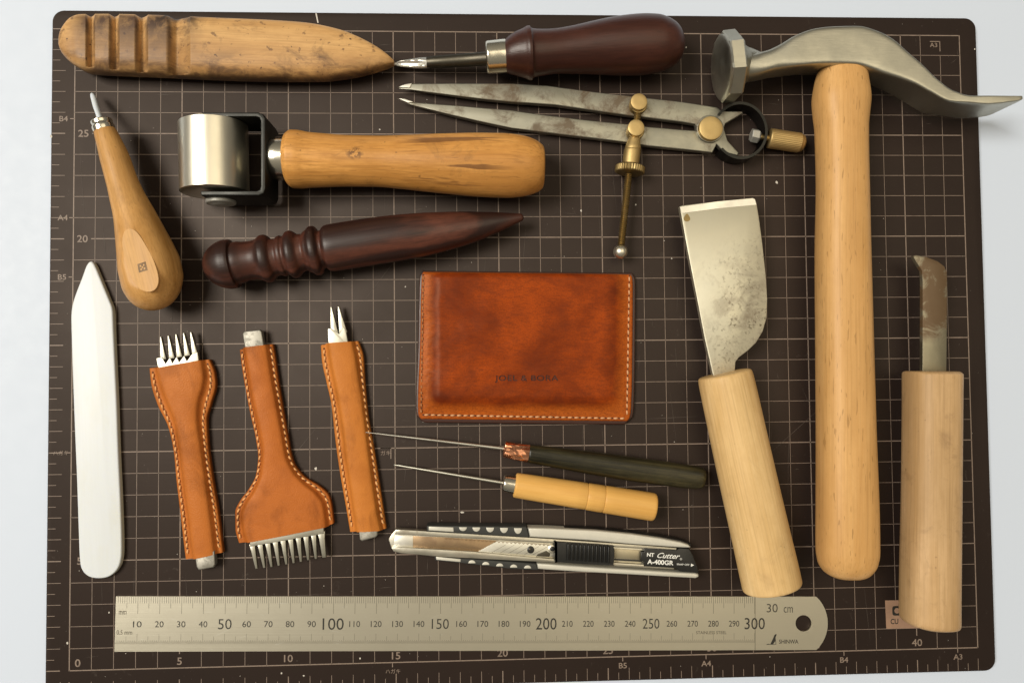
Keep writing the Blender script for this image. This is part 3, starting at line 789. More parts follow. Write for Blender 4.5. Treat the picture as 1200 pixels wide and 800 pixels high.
# ------------------------------------------------------------------ 6 roller
t = thing('hand_roller', 'shiny steel hand roller in a black bracket with turned orange wooden handle', 'roller', 252, 185, (640, 192))
loft('drum', t, M['polished'], [(250.2, 145.6, 20, 16), (250.2, 145.8, 36.5, 16), (250.2, 147, 38.6, 16), (251, 186, 38.6, 16), (251.8, 225.3, 38.6, 16), (251.8, 226.4, 36.5, 16), (251.8, 226.5, 20, 16)], seg=96, sub=2, interp=False)
plate('bracket', t, M['iron'], [(236, 131.5), (302, 131.5), (308, 133.5), (311, 139), (311, 221), (309, 226.5), (303, 229), (236, 229), (235, 227), (235, 224.5), (236, 223.6), (301, 223.6), (304.5, 222), (305.5, 218), (305.5, 142), (304, 138), (300, 136.8), (236, 136.8)], 5, 26, .5)
loft('axle_nut', t, M['nut'], [(259, 234.5, 17, 15.5), (259, 238, 17, 15.5), (259, 239, 16, 15.5), (259, 239.2, 12, 15.5), (259, 240.5, 10, 15.5), (259, 241, 5, 15.5)], seg=32, sub=1, interp=False, dirn=(259.3, 250))
loft('ferrule', t, M['ferrule'], [(312, 186, 9, 15.5), (313.5, 186, 16, 15.5), (317, 186, 21.5, 15.5), (322, 186, 24.3, 15.5), (328, 186, 25.2, 15.5), (338, 186.2, 25.4, 15.5)], dirn=(400, 187))
loft('handle', t, M['roller_wood'], [(335, 186, 22, 15.5), (336, 186, 28, 15.5), (338.5, 186.3, 31, 15.5), (343, 186.6, 33.5, 15.5), (350, 187, 33.5, 15.5), (362, 187.7, 32, 15.5), (380, 188.2, 30.8, 15.5), (410, 188.8, 29.4, 15.5), (440, 189.3, 29.3, 15.5), (470, 190.3, 30.8, 15.5), (500, 191.3, 33, 15.5), (530, 192.4, 35, 15.5), (560, 193.5, 36.6, 15.5), (590, 194.4, 37, 15.5), (612, 195, 35, 15.5),
     (626, 195.5, 31, 15.5), (634.5, 196, 26, 15.5), (637, 196, 22, 15.5), (637.6, 196, 14, 15.5), (637.8, 196, 4, 15.5)], seg=56, dirn=(637, 190))

# ------------------------------------------------------------------ 7 turned burnisher
t = thing('wood_burnisher', 'dark rosewood burnisher with turned ring grooves and a long tapered point', 'burnisher', 238, 316, (613, 253))
br = [(239, 313.5, 3), (240, 313.4, 8), (243, 313, 14.5), (250, 312, 22), (258, 311, 26.5), (266, 310, 28.8), (271, 309.4, 28.9), (274.5, 309, 28.2), (275.5, 308.6, 24.5), (280, 307.6, 24.6), (288, 306.2, 23.2), (296, 305.2, 22.8), (303, 304.4, 24), (306, 304, 25.5),
      (310, 303.5, 28), (314, 303, 28.2), (318, 302.4, 26), (321, 301.8, 22.4), (326, 301, 21.8), (329, 300.3, 23.5), (332, 299.8, 24), (334, 299.5, 22.8), (336, 299.2, 23.3), (340, 298.6, 27.2), (344, 298, 28), (348, 297.3, 26), (352, 296.6, 22.5), (357, 295.6, 21.8), (360, 295, 24),
      (363, 294.5, 25.4), (367, 294, 28.6), (371, 293.6, 29), (374, 293.1, 27), (376.5, 292.6, 22.5), (379, 292, 22.2), (381.5, 291.6, 25), (385, 291, 27), (395, 289.4, 27.6), (430, 284, 27.6), (462, 279.4, 27), (495, 275, 25.4), (520, 271.4, 22.8), (545, 267.5, 19.6), (565, 264, 15.8), (582, 260.6, 12), (596, 257.8, 8.4), (607, 255.5, 5.4), (612, 254.6, 3.8), (613.5, 254.4, 1.5)]
loft('burnisher_body', t, M['rose'], [(x, y, h, 12.5 - max(0, (x-520))*.012) for x, y, h in br], seg=56, sub=3, angle=50)

# ------------------------------------------------------------------ 8 bone folder
t = thing('bone_folder', 'long white bone folder with pointed top lying at the left mat edge', 'bone folder', 112, 490, (105, 306))
bf = [(105.5, 306.3), (109, 308), (113, 316), (120, 333), (127, 350), (131.3, 362), (132.3, 380), (134, 420), (136.3, 470), (138.3, 530), (141, 590), (142.3, 635), (141.5, 655), (137, 667), (128, 675), (116, 677.5), (104, 675.5), (96, 668), (93, 655), (91.5, 620), (89.5, 560), (87, 500), (84.8, 440), (83.2, 390), (83.2, 365), (87, 348), (95, 327), (101, 311)]
plate('folder_body', t, M['bone_folder'], curve(bf, 5), .05, 3.0, 1.0, 5, angle=60)

# ------------------------------------------------------------------ 9-11 pricking irons in leather sheaths
def rail(pts):
    p = np.array(pts, float)
    o = np.argsort(p[:, 1]); p = p[o]
    def f(s):
        y = p[0, 1] + np.asarray(s) * (p[-1, 1] - p[0, 1])
        return np.c_[pchip(p[:, 1], p[:, 0], y), y]
    return f
def stitches(name, root, pts_px, z, length, gap, wid, mat, holes=None, slant=0.0, zf=None):
    """pts_px polyline, stitch length/gap in px; small rounded bars joined as one seam"""
    P = np.array(pts_px, float); s = np.r_[0, np.cumsum(np.linalg.norm(np.diff(P, axis=0), axis=1))]
    V, F, HV, HF = [], [], [], []
    d = gap/2
    n = int(s[-1] // (length + gap)); step = s[-1] / n; L = step * length / (length + gap)
    for i in range(n):
        a = i*step + (step-L)/2; b = a + L
        pa = np.array([np.interp(a, s, P[:, 0]), np.interp(a, s, P[:, 1])]); pb = np.array([np.interp(b, s, P[:, 0]), np.interp(b, s, P[:, 1])])
        dv = (pb-pa)/np.linalg.norm(pb-pa); nv = np.array([-dv[1], dv[0]])
        pa = pa + nv*slant; pb = pb - nv*slant
        zz = z if zf is None else zf(*((pa+pb)/2))
        A, B = W(pa[0], pa[1], zz), W(pb[0], pb[1], zz); u = (B-A)/np.linalg.norm(B-A); sd = np.array([-u[1], u[0], 0]); r = wid*mpp(*pa, zz)/2*random.uniform(.88, 1.1)
        base = len(V)
        for f_, q_, h_ in ((0, .25, -.6), (.18, .8, .25), (.5, 1, .55), (.82, .8, .25), (1, .25, -.6)):
            c = A + (B-A)*f_ + np.array([0, 0, h_*r])
            for k in range(6):
                an = math.tau*k/6; V.append(c + sd*r*q_*math.cos(an) + np.array([0, 0, r*q_*.8*math.sin(an)]))
        for k in range(4):
            for j in range(6): F.append((base+k*6+j, base+k*6+(j+1) % 6, base+(k+1)*6+(j+1) % 6, base+(k+1)*6+j))
        h0 = i*step; hp = np.array([np.interp(h0, s, P[:, 0]), np.interp(h0, s, P[:, 1])])
        zz = z if zf is None else zf(*hp)
        c = W(hp[0], hp[1], zz); b0 = len(HV); hr_ = wid*.40*mpp(*hp, zz)
        for k in range(8):
            an = math.tau*k/8; HV.append((c[0]+hr_*math.cos(an), c[1]+hr_*math.sin(an), zz*.001+.00009))
        HF.append(tuple(range(b0, b0+8)))
    V, F = fixn(V, F)
    mesh_obj(name, V, F, mat, root, kind='stuff', angle=80)
    mesh_obj('stitch_holes', HV, HF, M['hole'], root, kind='stuff', smooth=False)

def sheath(root, mat, oL, iL, iR, oR, h1=3.0, h2=5.8, ns=90, thread=None, seed=0):
    rl = [rail(oL), rail(iL), rail(iR), rail(oR)]; s = np.linspace(0, 1, ns)
    E = [f(s) for f in rl]; rings = []
    for i in range(ns):
        a = W(*E[0][i], h1); b = W(*E[1][i], h1+1.2); c = W(*E[2][i], h1+1.2); d = W(*E[3][i], h1)
        a[2] = b[2] = c[2] = d[2] = 0
        wb = np.linalg.norm(b-a); x = (d-a)/np.linalg.norm(d-a)
        H1, H2 = h1*.001, h2*.001
        mid = H2 + .0003
        sec = [(a, 0), (a - x*.0001, H1*.5), (a + x*.0001, H1-.0004), (a + x*.0005, H1-.0001), (a + (b-a)*.3, H1+.0001), (a+(b-a)*.45, H1-.00015), (a+(b-a)*.62, H1+.0001), (b - x*.0011, H1+.0004), (b-x*.0005, H1+.0012), (b - x*.0001, H2-.0008), (b + x*.0005, H2-.0002), (b + x*.0014, H2),
               ((b*.75+c*.25), mid-.0001), ((b+c)/2, mid), ((b*.25+c*.75), mid-.0001),
               (c - x*.0014, H2), (c - x*.0005, H2-.0002), (c + x*.0001, H2-.0008), (c+x*.0005, H1+.0012), (c + x*.0011, H1+.0004), (d+(c-d)*.62, H1+.0001), (d+(c-d)*.45, H1-.00015), (d + (c-d)*.3, H1+.0001), (d - x*.0005, H1-.0001), (d - x*.0001, H1-.0004), (d + x*.0001, H1*.5), (d, 0)]
        rg = []
        for p, z in sec:
            q_ = p.copy(); q_[2] = z + .00018*mnoise.noise(Vector((p[0]*90+seed, p[1]*90, 3))) * (z > .001); rg.append(q_)
        rings.append(rg)
    V, F = skin(rings); V, F = fixn(V, F)
    mesh_obj('sheath', V, F, mat, root, angle=60)
    for A, B in ((E[0], E[1]), (E[3], E[2])):
        line = A*.62 + B*.38
        stitches('stitching', root, line[2:-2], h1+.12, 5.6, 1.8, 2.5, M['thread'], slant=.75 if A is E[3] else -.75)

def poly(name, root, mat, pts, z0, z1, **kw):
    return plate(name, root, mat, pts, z0, z1, kw.pop('bevel', .25), **kw)
def tine(root, base, tip, wb, wt, z0, z1):
    b, p = np.array(base, float), np.array(tip, float); d = (p-b)/np.linalg.norm(p-b); n = np.array([-d[1], d[0]])
    m = b + (p-b)*.28
    plate('tine', root, M['tine'], [tuple(b-n*wb), tuple(m-n*wb*.72), tuple(p-n*wt), tuple(p+n*wt), tuple(m+n*wb*.72), tuple(b+n*wb)], z0, z1, .2, 2)

t = thing('pricking_iron', 'leather-sheathed pricking iron with five tines pointing up, narrow waist below', 'pricking iron', 213, 425, (242, 660), 'pricking irons in tan leather sheaths')
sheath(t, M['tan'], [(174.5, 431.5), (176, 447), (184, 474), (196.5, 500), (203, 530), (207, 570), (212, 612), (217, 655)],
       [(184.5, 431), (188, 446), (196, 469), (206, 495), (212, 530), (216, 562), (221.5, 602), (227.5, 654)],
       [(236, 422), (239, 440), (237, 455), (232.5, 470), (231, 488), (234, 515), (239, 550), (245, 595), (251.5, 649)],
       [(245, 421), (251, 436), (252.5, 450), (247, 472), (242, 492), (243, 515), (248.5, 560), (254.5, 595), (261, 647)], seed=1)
poly('blade_base', t, M['tine'], [(187, 433), (184.5, 429), (183, 419.5), (190, 418.5), (194, 426), (199, 418), (202, 425), (207, 417), (210, 424), (215.5, 416), (219, 423), (224.5, 415), (231.5, 412), (233, 424), (232, 432), (195, 440)], 2.6, 5.0)
for b, p in (((191, 421), (188, 394.5)), ((201, 420), (197, 393)), ((210, 418.5), (206, 391.5)), ((219.2, 417), (215, 390)), ((228.2, 415.5), (223.3, 389))): tine(t, b, p, 3.5, .75, 2.8, 4.8)
poly('tang', t, M['tang'], [(228, 650), (230, 664), (232.5, 668), (250, 664.5), (252, 661), (251, 645)], 2.2, 5.4, bevel=.6)

t = thing('pricking_iron', 'leather-sheathed pricking iron with a wide fan of ten tines pointing down', 'pricking iron', 335, 630, (297, 390), 'pricking irons in tan leather sheaths')
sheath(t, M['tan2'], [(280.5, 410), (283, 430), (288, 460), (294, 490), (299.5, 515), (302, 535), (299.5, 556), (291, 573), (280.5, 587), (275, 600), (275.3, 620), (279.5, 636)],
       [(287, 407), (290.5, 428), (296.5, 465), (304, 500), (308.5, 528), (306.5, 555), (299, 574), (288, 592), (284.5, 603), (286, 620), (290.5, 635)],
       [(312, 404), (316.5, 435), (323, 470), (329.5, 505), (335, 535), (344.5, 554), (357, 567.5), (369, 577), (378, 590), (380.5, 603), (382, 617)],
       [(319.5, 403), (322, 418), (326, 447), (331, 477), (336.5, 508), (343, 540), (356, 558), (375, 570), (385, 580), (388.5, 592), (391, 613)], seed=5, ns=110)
poly('blade_base', t, M['tine'], [(293, 628), (292.5, 640.5), (379.5, 625), (379, 610)], 2.6, 5.0)
bx_ = np.linspace(295, 376, 10); tx = [300.5, 309.5, 318, 326.5, 335.5, 344, 352.5, 361, 370, 379.8]; ty = [666, 665, 664, 662.5, 661, 659.5, 658, 656, 654.5, 653]
for i in range(10): tine(t, (bx_[i], 637 - i*1.62), (tx[i], ty[i]), 3.5 if i < 9 else 4.6, 1.3 if i < 9 else 2.2, 2.8, 4.8)
poly('tang', t, M['tang'], [(284, 391), (286, 388), (304, 386), (306.5, 388), (309.5, 406), (287, 410)], 2.2, 5.4, bevel=.6)

t = thing('pricking_iron', 'slim leather-sheathed pricking iron with two sharp tines, dark awl tip resting on it', 'pricking iron', 400, 400, (430, 622), 'pricking irons in tan leather sheaths')
sheath(t, M['tan3'], [(375.5, 404.5), (376.5, 420), (382, 447), (387.5, 472), (392.5, 515), (398.5, 557), (404, 588), (410, 623)],
       [(385, 402), (388.5, 425), (394.5, 455), (401, 492), (407, 540), (413.5, 585), (419, 622.5)],
       [(412.5, 400), (416, 417), (421.5, 452), (427.5, 497), (433.5, 545), (440, 590), (445.5, 621)],
       [(420, 399.5), (425.5, 417), (427.5, 447), (431, 485), (437.5, 522), (443.5, 560), (449, 595), (452.5, 619)], seed=9)
poly('blade_base', t, M['tine'], [(387, 408), (384.5, 400), (384, 385), (388, 384), (390, 386), (397.5, 391), (402, 383), (405, 385), (408.5, 406)], 2.6, 5.0)
tine(t, (392, 392), (388, 359.5), 4.6, .8, 2.8, 4.8); tine(t, (402, 390), (396.5, 359), 4.8, .8, 2.8, 4.8)
poly('tang', t, M['tang'], [(420, 620), (421.5, 632), (424, 634), (440, 629.5), (442.5, 627), (442, 618)], 2.2, 5.2, bevel=.6)

# ------------------------------------------------------------------ 12 wallet
t = thing('card_wallet', 'brown leather card wallet with stitched edges and stamped lettering, centre of the mat', 'wallet', 616, 405, (740, 408))
tv, tf = text('JOEL & BORA', (617.0, -443.8, 0), 8.6, None, None, name=None, width=74, bold=.012, space=1.08)
xs = np.unique(np.r_[np.linspace(0, 1, 150), (np.linspace(575, 660, 330) - 490) / 254.0])
ysn = np.unique(np.r_[np.linspace(0, 1, 110), (np.linspace(437, 451, 56) - 317) / 176.0])
def wl(v):   # left / right edge x at fraction v
    return pchip([0, .02, .1, .5, .9, .955, .985, 1], [496, 493, 492, 490.5, 488, 488.3, 490.3, 494.5], [v])[0], pchip([0, .03, .1, .5, .9, .95, .985, 1], [740, 743.5, 744.2, 743.8, 742.3, 741.3, 738.8, 734], [v])[0]
GX = np.zeros((len(ysn), len(xs))); GY = np.zeros_like(GX)
for i, v in enumerate(ysn):
    a_, b_ = wl(v); GX[i] = a_ + (b_-a_)*xs
    GY[i] = (316.5 + 3*xs) + v*((492.5 + 2.5*xs) - (316.5 + 3*xs))
# height
dl = np.minimum(GX - np.array([wl(v)[0] for v in ysn])[:, None], np.array([wl(v)[1] for v in ysn])[:, None] - GX)
dt = (GY - (316.5 + 3*xs)[None, :]); db = ((492.5 + 2.5*xs)[None, :] - GY)
de = np.minimum(dl, np.minimum(dt, db))
H = 3.4*np.sqrt(np.clip(1 - (1-np.clip(de/3.2, 0, 1))**2, 0, 1))
pl_ = sstep(GX, 494, 517)**1.2 * sstep(-GX, -736, -706)**.7 * sstep(-GY, -484, -463) * (.35 + .65*sstep(GY, 316, 326))
H += 2.6*pl_ * sstep(de, 0, 3)
sag = np.clip(1-((GX-616)/115)**2, 0, 1)*np.clip(1-((GY-400)/85)**2, 0, 1); H += .5*sag
groove = np.minimum(np.abs(GX - (496 - (GY-320)*.016)), np.minimum(np.abs(GX - (737.6 - (GY-320)*.018)), np.abs(GY - (485.6 + (GX-496)*.018))))
H -= .22*np.exp(-(groove/1.8)**2) * (de > 3)
NZ = np.zeros_like(H)
for i in range(H.shape[0]):
    for j in range(H.shape[1]):
        NZ[i, j] = mnoise.fractal(Vector((GX[i, j]*.02, GY[i, j]*.03, 1.0)), 1.0, 2.0, 3)
H += .42*NZ*sstep(de, 0, 8)
H += .12*np.sin((GX*.8+GY)*.45+NZ*6)*np.exp(-((GX-503)/5)**2)*sstep(GY, 330, 380)       # wrinkles at the left shoulder
# stamped lettering, pressed in
inside = np.zeros(H.shape, bool); reg = (GX > 578) & (GX < 657) & (GY > 437) & (GY < 451)
idx = np.argwhere(reg); pxs = GX[reg]; pys = -GY[reg]; hit = np.zeros(len(pxs), bool)
for f in tf:
    for k in range(1, len(f)-1):
        A, B, C_ = tv[f[0]][:2], tv[f[k]][:2], tv[f[k+1]][:2]
        m = (pxs >= min(A[0], B[0], C_[0])) & (pxs <= max(A[0], B[0], C_[0])) & (pys >= min(A[1], B[1], C_[1])) & (pys <= max(A[1], B[1], C_[1])) & ~hit
        if not m.any(): continue
        x_, y_ = pxs[m], pys[m]
        def cr_(P, Q_): return (Q_[0]-P[0])*(y_-P[1]) - (Q_[1]-P[1])*(x_-P[0])
        c1_, c2_, c3_ = cr_(A, B), cr_(B, C_), cr_(C_, A)
        ok = ((c1_ >= 0) & (c2_ >= 0) & (c3_ >= 0)) | ((c1_ <= 0) & (c2_ <= 0) & (c3_ <= 0))
        hit[np.where(m)[0][ok]] = True
H[reg] -= .42*hit
V = np.zeros((*H.shape, 3))
for i in range(H.shape[0]):
    d = np.c_[(GX[i]-600)/FOC, -(GY[i]-400)/FOC, -np.ones(len(xs))] @ CAM_ROT.T
    s_ = (.005 - CAM_POS[2]) / d[:, 2]
    V[i] = CAM_POS + d*s_[:, None]; V[i, :, 2] = H[i]*.001
ny, nx = H.shape
F = [(i*nx+j, (i+1)*nx+j, (i+1)*nx+j+1, i*nx+j+1) for i in range(ny-1) for j in range(nx-1)]
def wallet_leather():
    t = NT('wallet_leather')
    a = t.noise(t.mapv((26, 34, 30), loc=(3, 1, 0)), 1.0, 5, .6, .5)
    b = t.noise(t.mapv((70, 90, 70), loc=(1, 4, 0)), 1.0, 5, .6, .3)
    c = t.mix(t.rng(a, .38, .66, 0, 1), (.37, .058, .005), (.13, .016, .003))
    c = t.mix(t.rng(b, .5, .75, 0, .6), c, (.12, .020, .007))
    # handled edges of the pocket are darkened: a worn band along the raised rectangle
    sep = t.n('ShaderNodeSeparateXYZ'); t.l(t.tc.outputs['Object'], sep.inputs[0])
    ab = lambda s_: t.math('ABSOLUTE', s_, 0)
    dx = ab(t.math('SUBTRACT', ab(t.math('ADD', sep.outputs[0], .0005)), .0425)); dy = ab(t.math('ADD', sep.outputs[1], .0245))
    wn_ = t.noise(t.mapv((130,)*3, loc=(8, 0, 0)), 1.0, 4, .6)
    band = t.math('MINIMUM', dx, dy)
    bf_ = t.math('MULTIPLY', t.rng(band, 0, .0075, .7, 0), t.rng(wn_, .38, .66, 0, 1))
    c = t.mix(bf_, c, (.10, .018, .007))
    c = t.mix(t.rng(sep.outputs[2], .0052, .0036, 0, .7), c, (.50, .12, .014))
    f = t.noise(t.mapv((1400,)*3), 1.0, 3, .6); v = t.n('ShaderNodeTexVoronoi'); v.inputs['Scale'].default_value = 1500; t.l(t.tc.outputs['Object'], v.inputs['Vector'])
    c = t.mix(t.rng(f, .38, .68, 0, .45), c, (.11, .020, .006))
    gr = t.noise(t.mapv((240, 900, 300), rot=(0, 0, 1.2)), 1.0, 4, .65)
    c = t.mix(t.rng(gr, .48, .66, 0, .35), c, (.10, .018, .006))
    scr = t.noise(t.mapv((60, 1500, 1), rot=(0, 0, -.3)), 1.0, 2, .5)
    nrm = t.bump(t.math('ADD', t.math('ADD', f, t.math('MULTIPLY', v.outputs['Distance'], .5)), t.math('MULTIPLY', scr, .4)), .00007, .4)
    return t.done(c, t.rng(a, .3, .7, .34, .46), 0.0, nrm, **{'Specular IOR Level': .2, 'Specular Tint': (1, .62, .42, 1)})
lb = mesh_obj('leather_body', V.reshape(-1, 3), F, wallet_leather(), t, angle=70)
lb.data.materials.append(plain('pressed_leather', (.055, .012, .005), .6))
hv_ = np.zeros(H.shape, bool); hv_[reg] = hit; hv_ = hv_.ravel()
mi = np.array([1 if hv_[list(f)].sum() >= 3 else 0 for f in F], dtype=np.int32)
if len(lb.data.polygons) == len(F): lb.data.polygons.foreach_set('material_index', mi)
# dark burnished edge of the lower layers
edge = [(wl(v)[0]-.8, 316.5+v*176+.5) for v in np.linspace(0, 1, 30)] + [(x, 495.2 + 2.2*(x-497)/236) for x in np.linspace(499, 731, 10)] + [(wl(v)[1]+.8, 319.5+v*175.5) for v in np.linspace(1, 0, 30)]
plate('burnished_edge', t, M['edge'], edge, .05, 2.3, .7)
hz = lambda x, y: 3.35
stitches('stitching', t, [(496.2 - (y-320)*.016, y) for y in np.linspace(322, 485, 20)], 3.3, 4.6, 2.2, 2.3, M['brown_thread'], slant=.3)
stitches('stitching', t, [(x, 485.8 + (x-496)*.018) for x in np.linspace(496, 733, 20)], 3.3, 5.6, 2.0, 2.6, M['pale_thread'], slant=.25)
stitches('stitching', t, [(737.6 - (y-320)*.018, y) for y in np.linspace(323, 487, 20)], 3.3, 5.6, 2.0, 2.4, M['pale_thread'], slant=.3)

# ------------------------------------------------------------------ 13 awls
t = thing('awl', 'dark ebony awl with shiny copper ferrule, its needle tip crossing the slim iron', 'awl', 600, 530, (822, 560), 'awls')
P0, P1 = W(429, 506.3, 5.3), W(592, 525.5, 7)
tube('needle', t, M['steel'], [P0, P0+(P1-P0)*.15, P0+(P1-P0)*.6, P1], [.00015, .0004, .0007, .0008])
loft('ferrule', t, M['copper'], [(590.2, 526, 7, 7), (590.8, 526, 8.8, 7), (592, 526.2, 9.6, 7), (606, 529, 10, 7), (617, 530.8, 10.6, 7), (619.5, 531.2, 10.6, 7)], dirn=(640, 534), seg=28,
     zmod=lambda x, y, z: z + .0003*np.sin(y*1.1))
loft('handle', t, M['ebony'], [(619, 531, 9, 7), (620, 531.2, 10.3, 7), (630, 532.6, 11, 7), (670, 538.6, 12.5, 7), (700, 543, 13.5, 7), (740, 549, 14, 7), (780, 554.5, 14, 7), (812, 558.8, 13.4, 7), (820, 559.8, 12.6, 7), (824, 560.2, 10.5, 7), (825.4, 560.4, 6, 7), (825.6, 560.4, 1.5, 7)], n=2.6)
t = thing('awl', 'thin awl with honey-coloured round wooden handle and short steel ferrule', 'awl', 600, 568, (766, 593), 'awls')
P0, P1 = W(462, 544.3, 2), W(592, 565.8, 7.5)
tube('needle', t, M['tine'], [P0, P0+(P1-P0)*.1, P0+(P1-P0)*.6, P1], [.0003, .0006, .0008, .0009])
loft('ferrule', t, M['ferrule'], [(589, 565.4, 6, 8), (589.6, 565.5, 8.4, 8), (591, 565.8, 9.6, 8), (599, 567.2, 10.4, 8), (605, 568.2, 10.8, 8)], dirn=(640, 573.5), seg=28)
loft('handle', t, M['awl_wood'], [(603, 568, 11.8, 8), (603.5, 568.1, 13.4, 8), (605.5, 568.4, 14.3, 8), (650, 575.3, 15.1, 8), (686, 581, 15.6, 8), (687.3, 581.2, 14.9, 8), (688.6, 581.4, 15.6, 8), (706, 584.2, 15.9, 8), (707.3, 584.4, 15.2, 8), (708.6, 584.6, 15.9, 8), (740, 589.6, 16.2, 8), (763, 593.3, 16.3, 8), (766, 593.8, 15.8, 8), (767.2, 594, 14.6, 8)], sub=3, seg=48)

# ------------------------------------------------------------------ 14 snap-off cutter
t = thing('snap_off_cutter', 'silver and black snap-off utility cutter with ribbed slider and printed end cap', 'utility cutter', 640, 645, (800, 658))
plate('channel_body', t, M['cutter_steel'], [(455, 632), (457.5, 627), (463, 620), (475, 620.6), (560, 626), (640, 631), (740, 638), (795, 642), (796, 666), (755, 664.5), (690, 660.5), (640, 657.5), (516, 652.5), (470, 648), (461, 646), (458, 641)], 2, 6.6, .5)
plate('upper_rail', t, M['cutter_steel'], [(463, 620), (475, 620.4), (560, 625.6), (640, 630.5), (740, 637.5), (793, 641.5), (793, 645), (740, 642), (640, 636), (560, 631), (475, 626.5), (463, 626)], 6, 8.6, .3)
plate('lower_rail', t, M['cutter_steel'], [(458.5, 640.5), (475, 641), (556, 645.8), (608, 651), (655, 655), (740, 660), (790, 663), (790, 667), (740, 664.5), (655, 659), (600, 656.5), (516, 652), (470, 648), (461, 646)], 6, 8.6, .3)
plate('channel_floor', t, M['channel'], [(484, 627.5), (520, 629), (584, 633), (600, 650), (556, 645.4), (520, 643), (484, 641)], 6, 6.75, .05)
plate('blade_guide', t, M['bright'], [(463, 627), (484, 627.5), (484, 640.5), (461, 640)], 6, 6.85, .1)
plate('snap_blade', t, M['snap'], [(560, 646), (582.5, 633.6), (641, 637.8), (652, 639), (652, 652), (625, 652.5), (600, 650)], 6, 7.3, .05)
for k in range(6):
    x = 576 + k*9.6; yb_ = 648 + k*.55
    q_ = [W(*p, 7.35)[:2] for p in ((x, yb_-1), (x+17, yb_-10.5), (x+17.5, yb_-10.5), (x+.6, yb_-1))]
    sheet_mesh('score_line', [q_], .00736, M['fine_ink'], t)
teeth = []
for k in range(26):
    x = 520 + k*4.8; y = 629.6 + (x-520)*.064; teeth.append([W(*p, 7.5)[:2] for p in ((x, y), (x+2.2, y+2.2), (x+4.4, y+.3), (x+2.2, y+1.2))])
sheet_mesh('notch_row', teeth, .0075, M['channel'], t, kind='stuff')
vert_disc('pin', t, M['plastic'], 622, 644, 4.2, 6, 8.0, .4)
vert_disc('pin_centre', t, M['shaft'], 621.4, 643.4, 1.6, 6, 8.3, .3)
vert_disc('latch_ring', t, M['polished'], 647.5, 643, 5.2, 6, 7.9, .5)
vert_disc('latch_pin', t, M['plastic'], 647.5, 643, 2.9, 6, 8.4, .4)
plate('latch_tail', t, M['shaft'], [(630, 649), (640, 645), (645, 648), (644, 652), (628, 651.5)], 6, 7.5, .1)
plate('slider', t, M['plastic'], curve([(652.8, 635.4), (655, 634.8), (714, 638.8), (719, 641), (720, 645), (719.5, 657), (718.5, 661), (714, 662.3), (656, 658.6), (653, 657)], 4), 6, 10.4, .6)
for k in range(11):
    x = 664.5 + k*4.75; y = 636.4 + (x-664)*.066
    plate('rib', t, M['plastic'], [(x, y), (x+2.9, y+.2), (x+2.6, y+20.2), (x-.3, y+20)], 10, 11.6, .5, 2)
plate('channel_end', t, M['channel2'], [(720, 642.5), (752, 644.5), (751.5, 655.5), (720, 653.6)], 6, 7.0, .05)
plate('slot', t, M['plastic'], [(720, 654.3), (752, 656.2), (752, 658), (720, 656.1)], 6, 7.05, .05)
plate('end_cap', t, M['plastic'], [(755, 641.8), (793, 644), (796, 641.5), (808, 642.5), (812, 650), (817.5, 664), (819, 671), (796, 669), (793, 665.5), (754.5, 663.3), (754.5, 657.5), (751, 657.2), (751.3, 646), (755, 646)], 5, 9.0, .4)
plate('upper_shell', t, M['shell'], [(618.5, 618), (640, 618.6), (698, 621.2), (740, 625.4), (773, 630.2), (798, 635), (807, 638), (810, 641), (806, 641.6), (793, 641), (740, 637.4), (690, 633), (640, 630), (621, 629)], 3, 10, .9, 4)
plate('upper_trim', t, M['plastic'], [(616, 616.8), (698, 619.4), (740, 623.3), (773, 628), (798, 632.6), (810, 637), (811, 640), (798, 637), (740, 628), (698, 624), (617, 621)], 1.5, 7.5, .5)
plate('lower_shell', t, M['shell'], [(629, 659.6), (660, 661.8), (700, 664.6), (780, 669.6), (815, 671.4), (819, 672.8), (819, 675.8), (815, 677.3), (740, 673), (680, 669.8), (640, 667.2), (630.5, 666.5)], 3, 9, .8, 4)
plate('upper_grip', t, M['rubber'], [(500, 615.6), (617, 616.6), (620.5, 629.5), (575, 626.8), (531, 624.2), (500, 622.6)], 2, 9.6, .5)
plate('lower_grip', t, M['rubber'], [(509, 651.6), (541, 654), (600, 657.8), (628, 660), (631, 667.8), (600, 666.4), (540, 659.4), (510, 656.6)], 2, 8.8, .5)
plate('grip_inlay', t, M['shell'], [(502.3, 616.6), (531.3, 617.6), (531.8, 623), (502.3, 621)], 9, 9.9, .2)
plate('grip_inlay', t, M['shell'], [(510.8, 652), (540, 654.8), (539.6, 658.2), (511.5, 655.6)], 8, 9.1, .2)
for x, y in ((542.5, 617.4), (558.2, 617.6), (574.3, 617.8), (590.6, 618.1), (607, 618.5)):
    plate('grip_dimple', t, M['shell'], [(x + 4.6*math.cos(a), y + (4.4+(x-542)*.035)*math.sin(a)) for a in np.linspace(0, math.pi, 12)], 9, 9.8, .1)
for x, y in ((553, 659.6), (569.3, 661.5), (585.6, 663.2), (602, 664.6), (618.3, 665.6)):
    plate('grip_dimple', t, M['shell'], [(x + 4.2*math.cos(a), y - 3.6*math.sin(a)) for a in np.linspace(0, math.pi, 12)][::-1], 8, 9.0, .1)
ta = -.075
def ct(s, px, py, h, w, **k):
    text(s, W(px, py, 9.1), h*mpp(px, py, 9), M['white_ink'], t, ang=ta, width=w*mpp(px, py, 9), **k)
ct('NT', 762.4, 649.6, 4.3, 8.5, bold=.03); ct('Cutter', 783.6, 650.8, 6.2, 27, bold=.012, shear=.5); ct('\u00ae', 798, 654.6, 2.6, 2.6)
ct('A-400GR', 774, 658.4, 5.6, 31, bold=.03); ct('SNAP OFF', 800.5, 661, 2.0, 15, bold=.004)
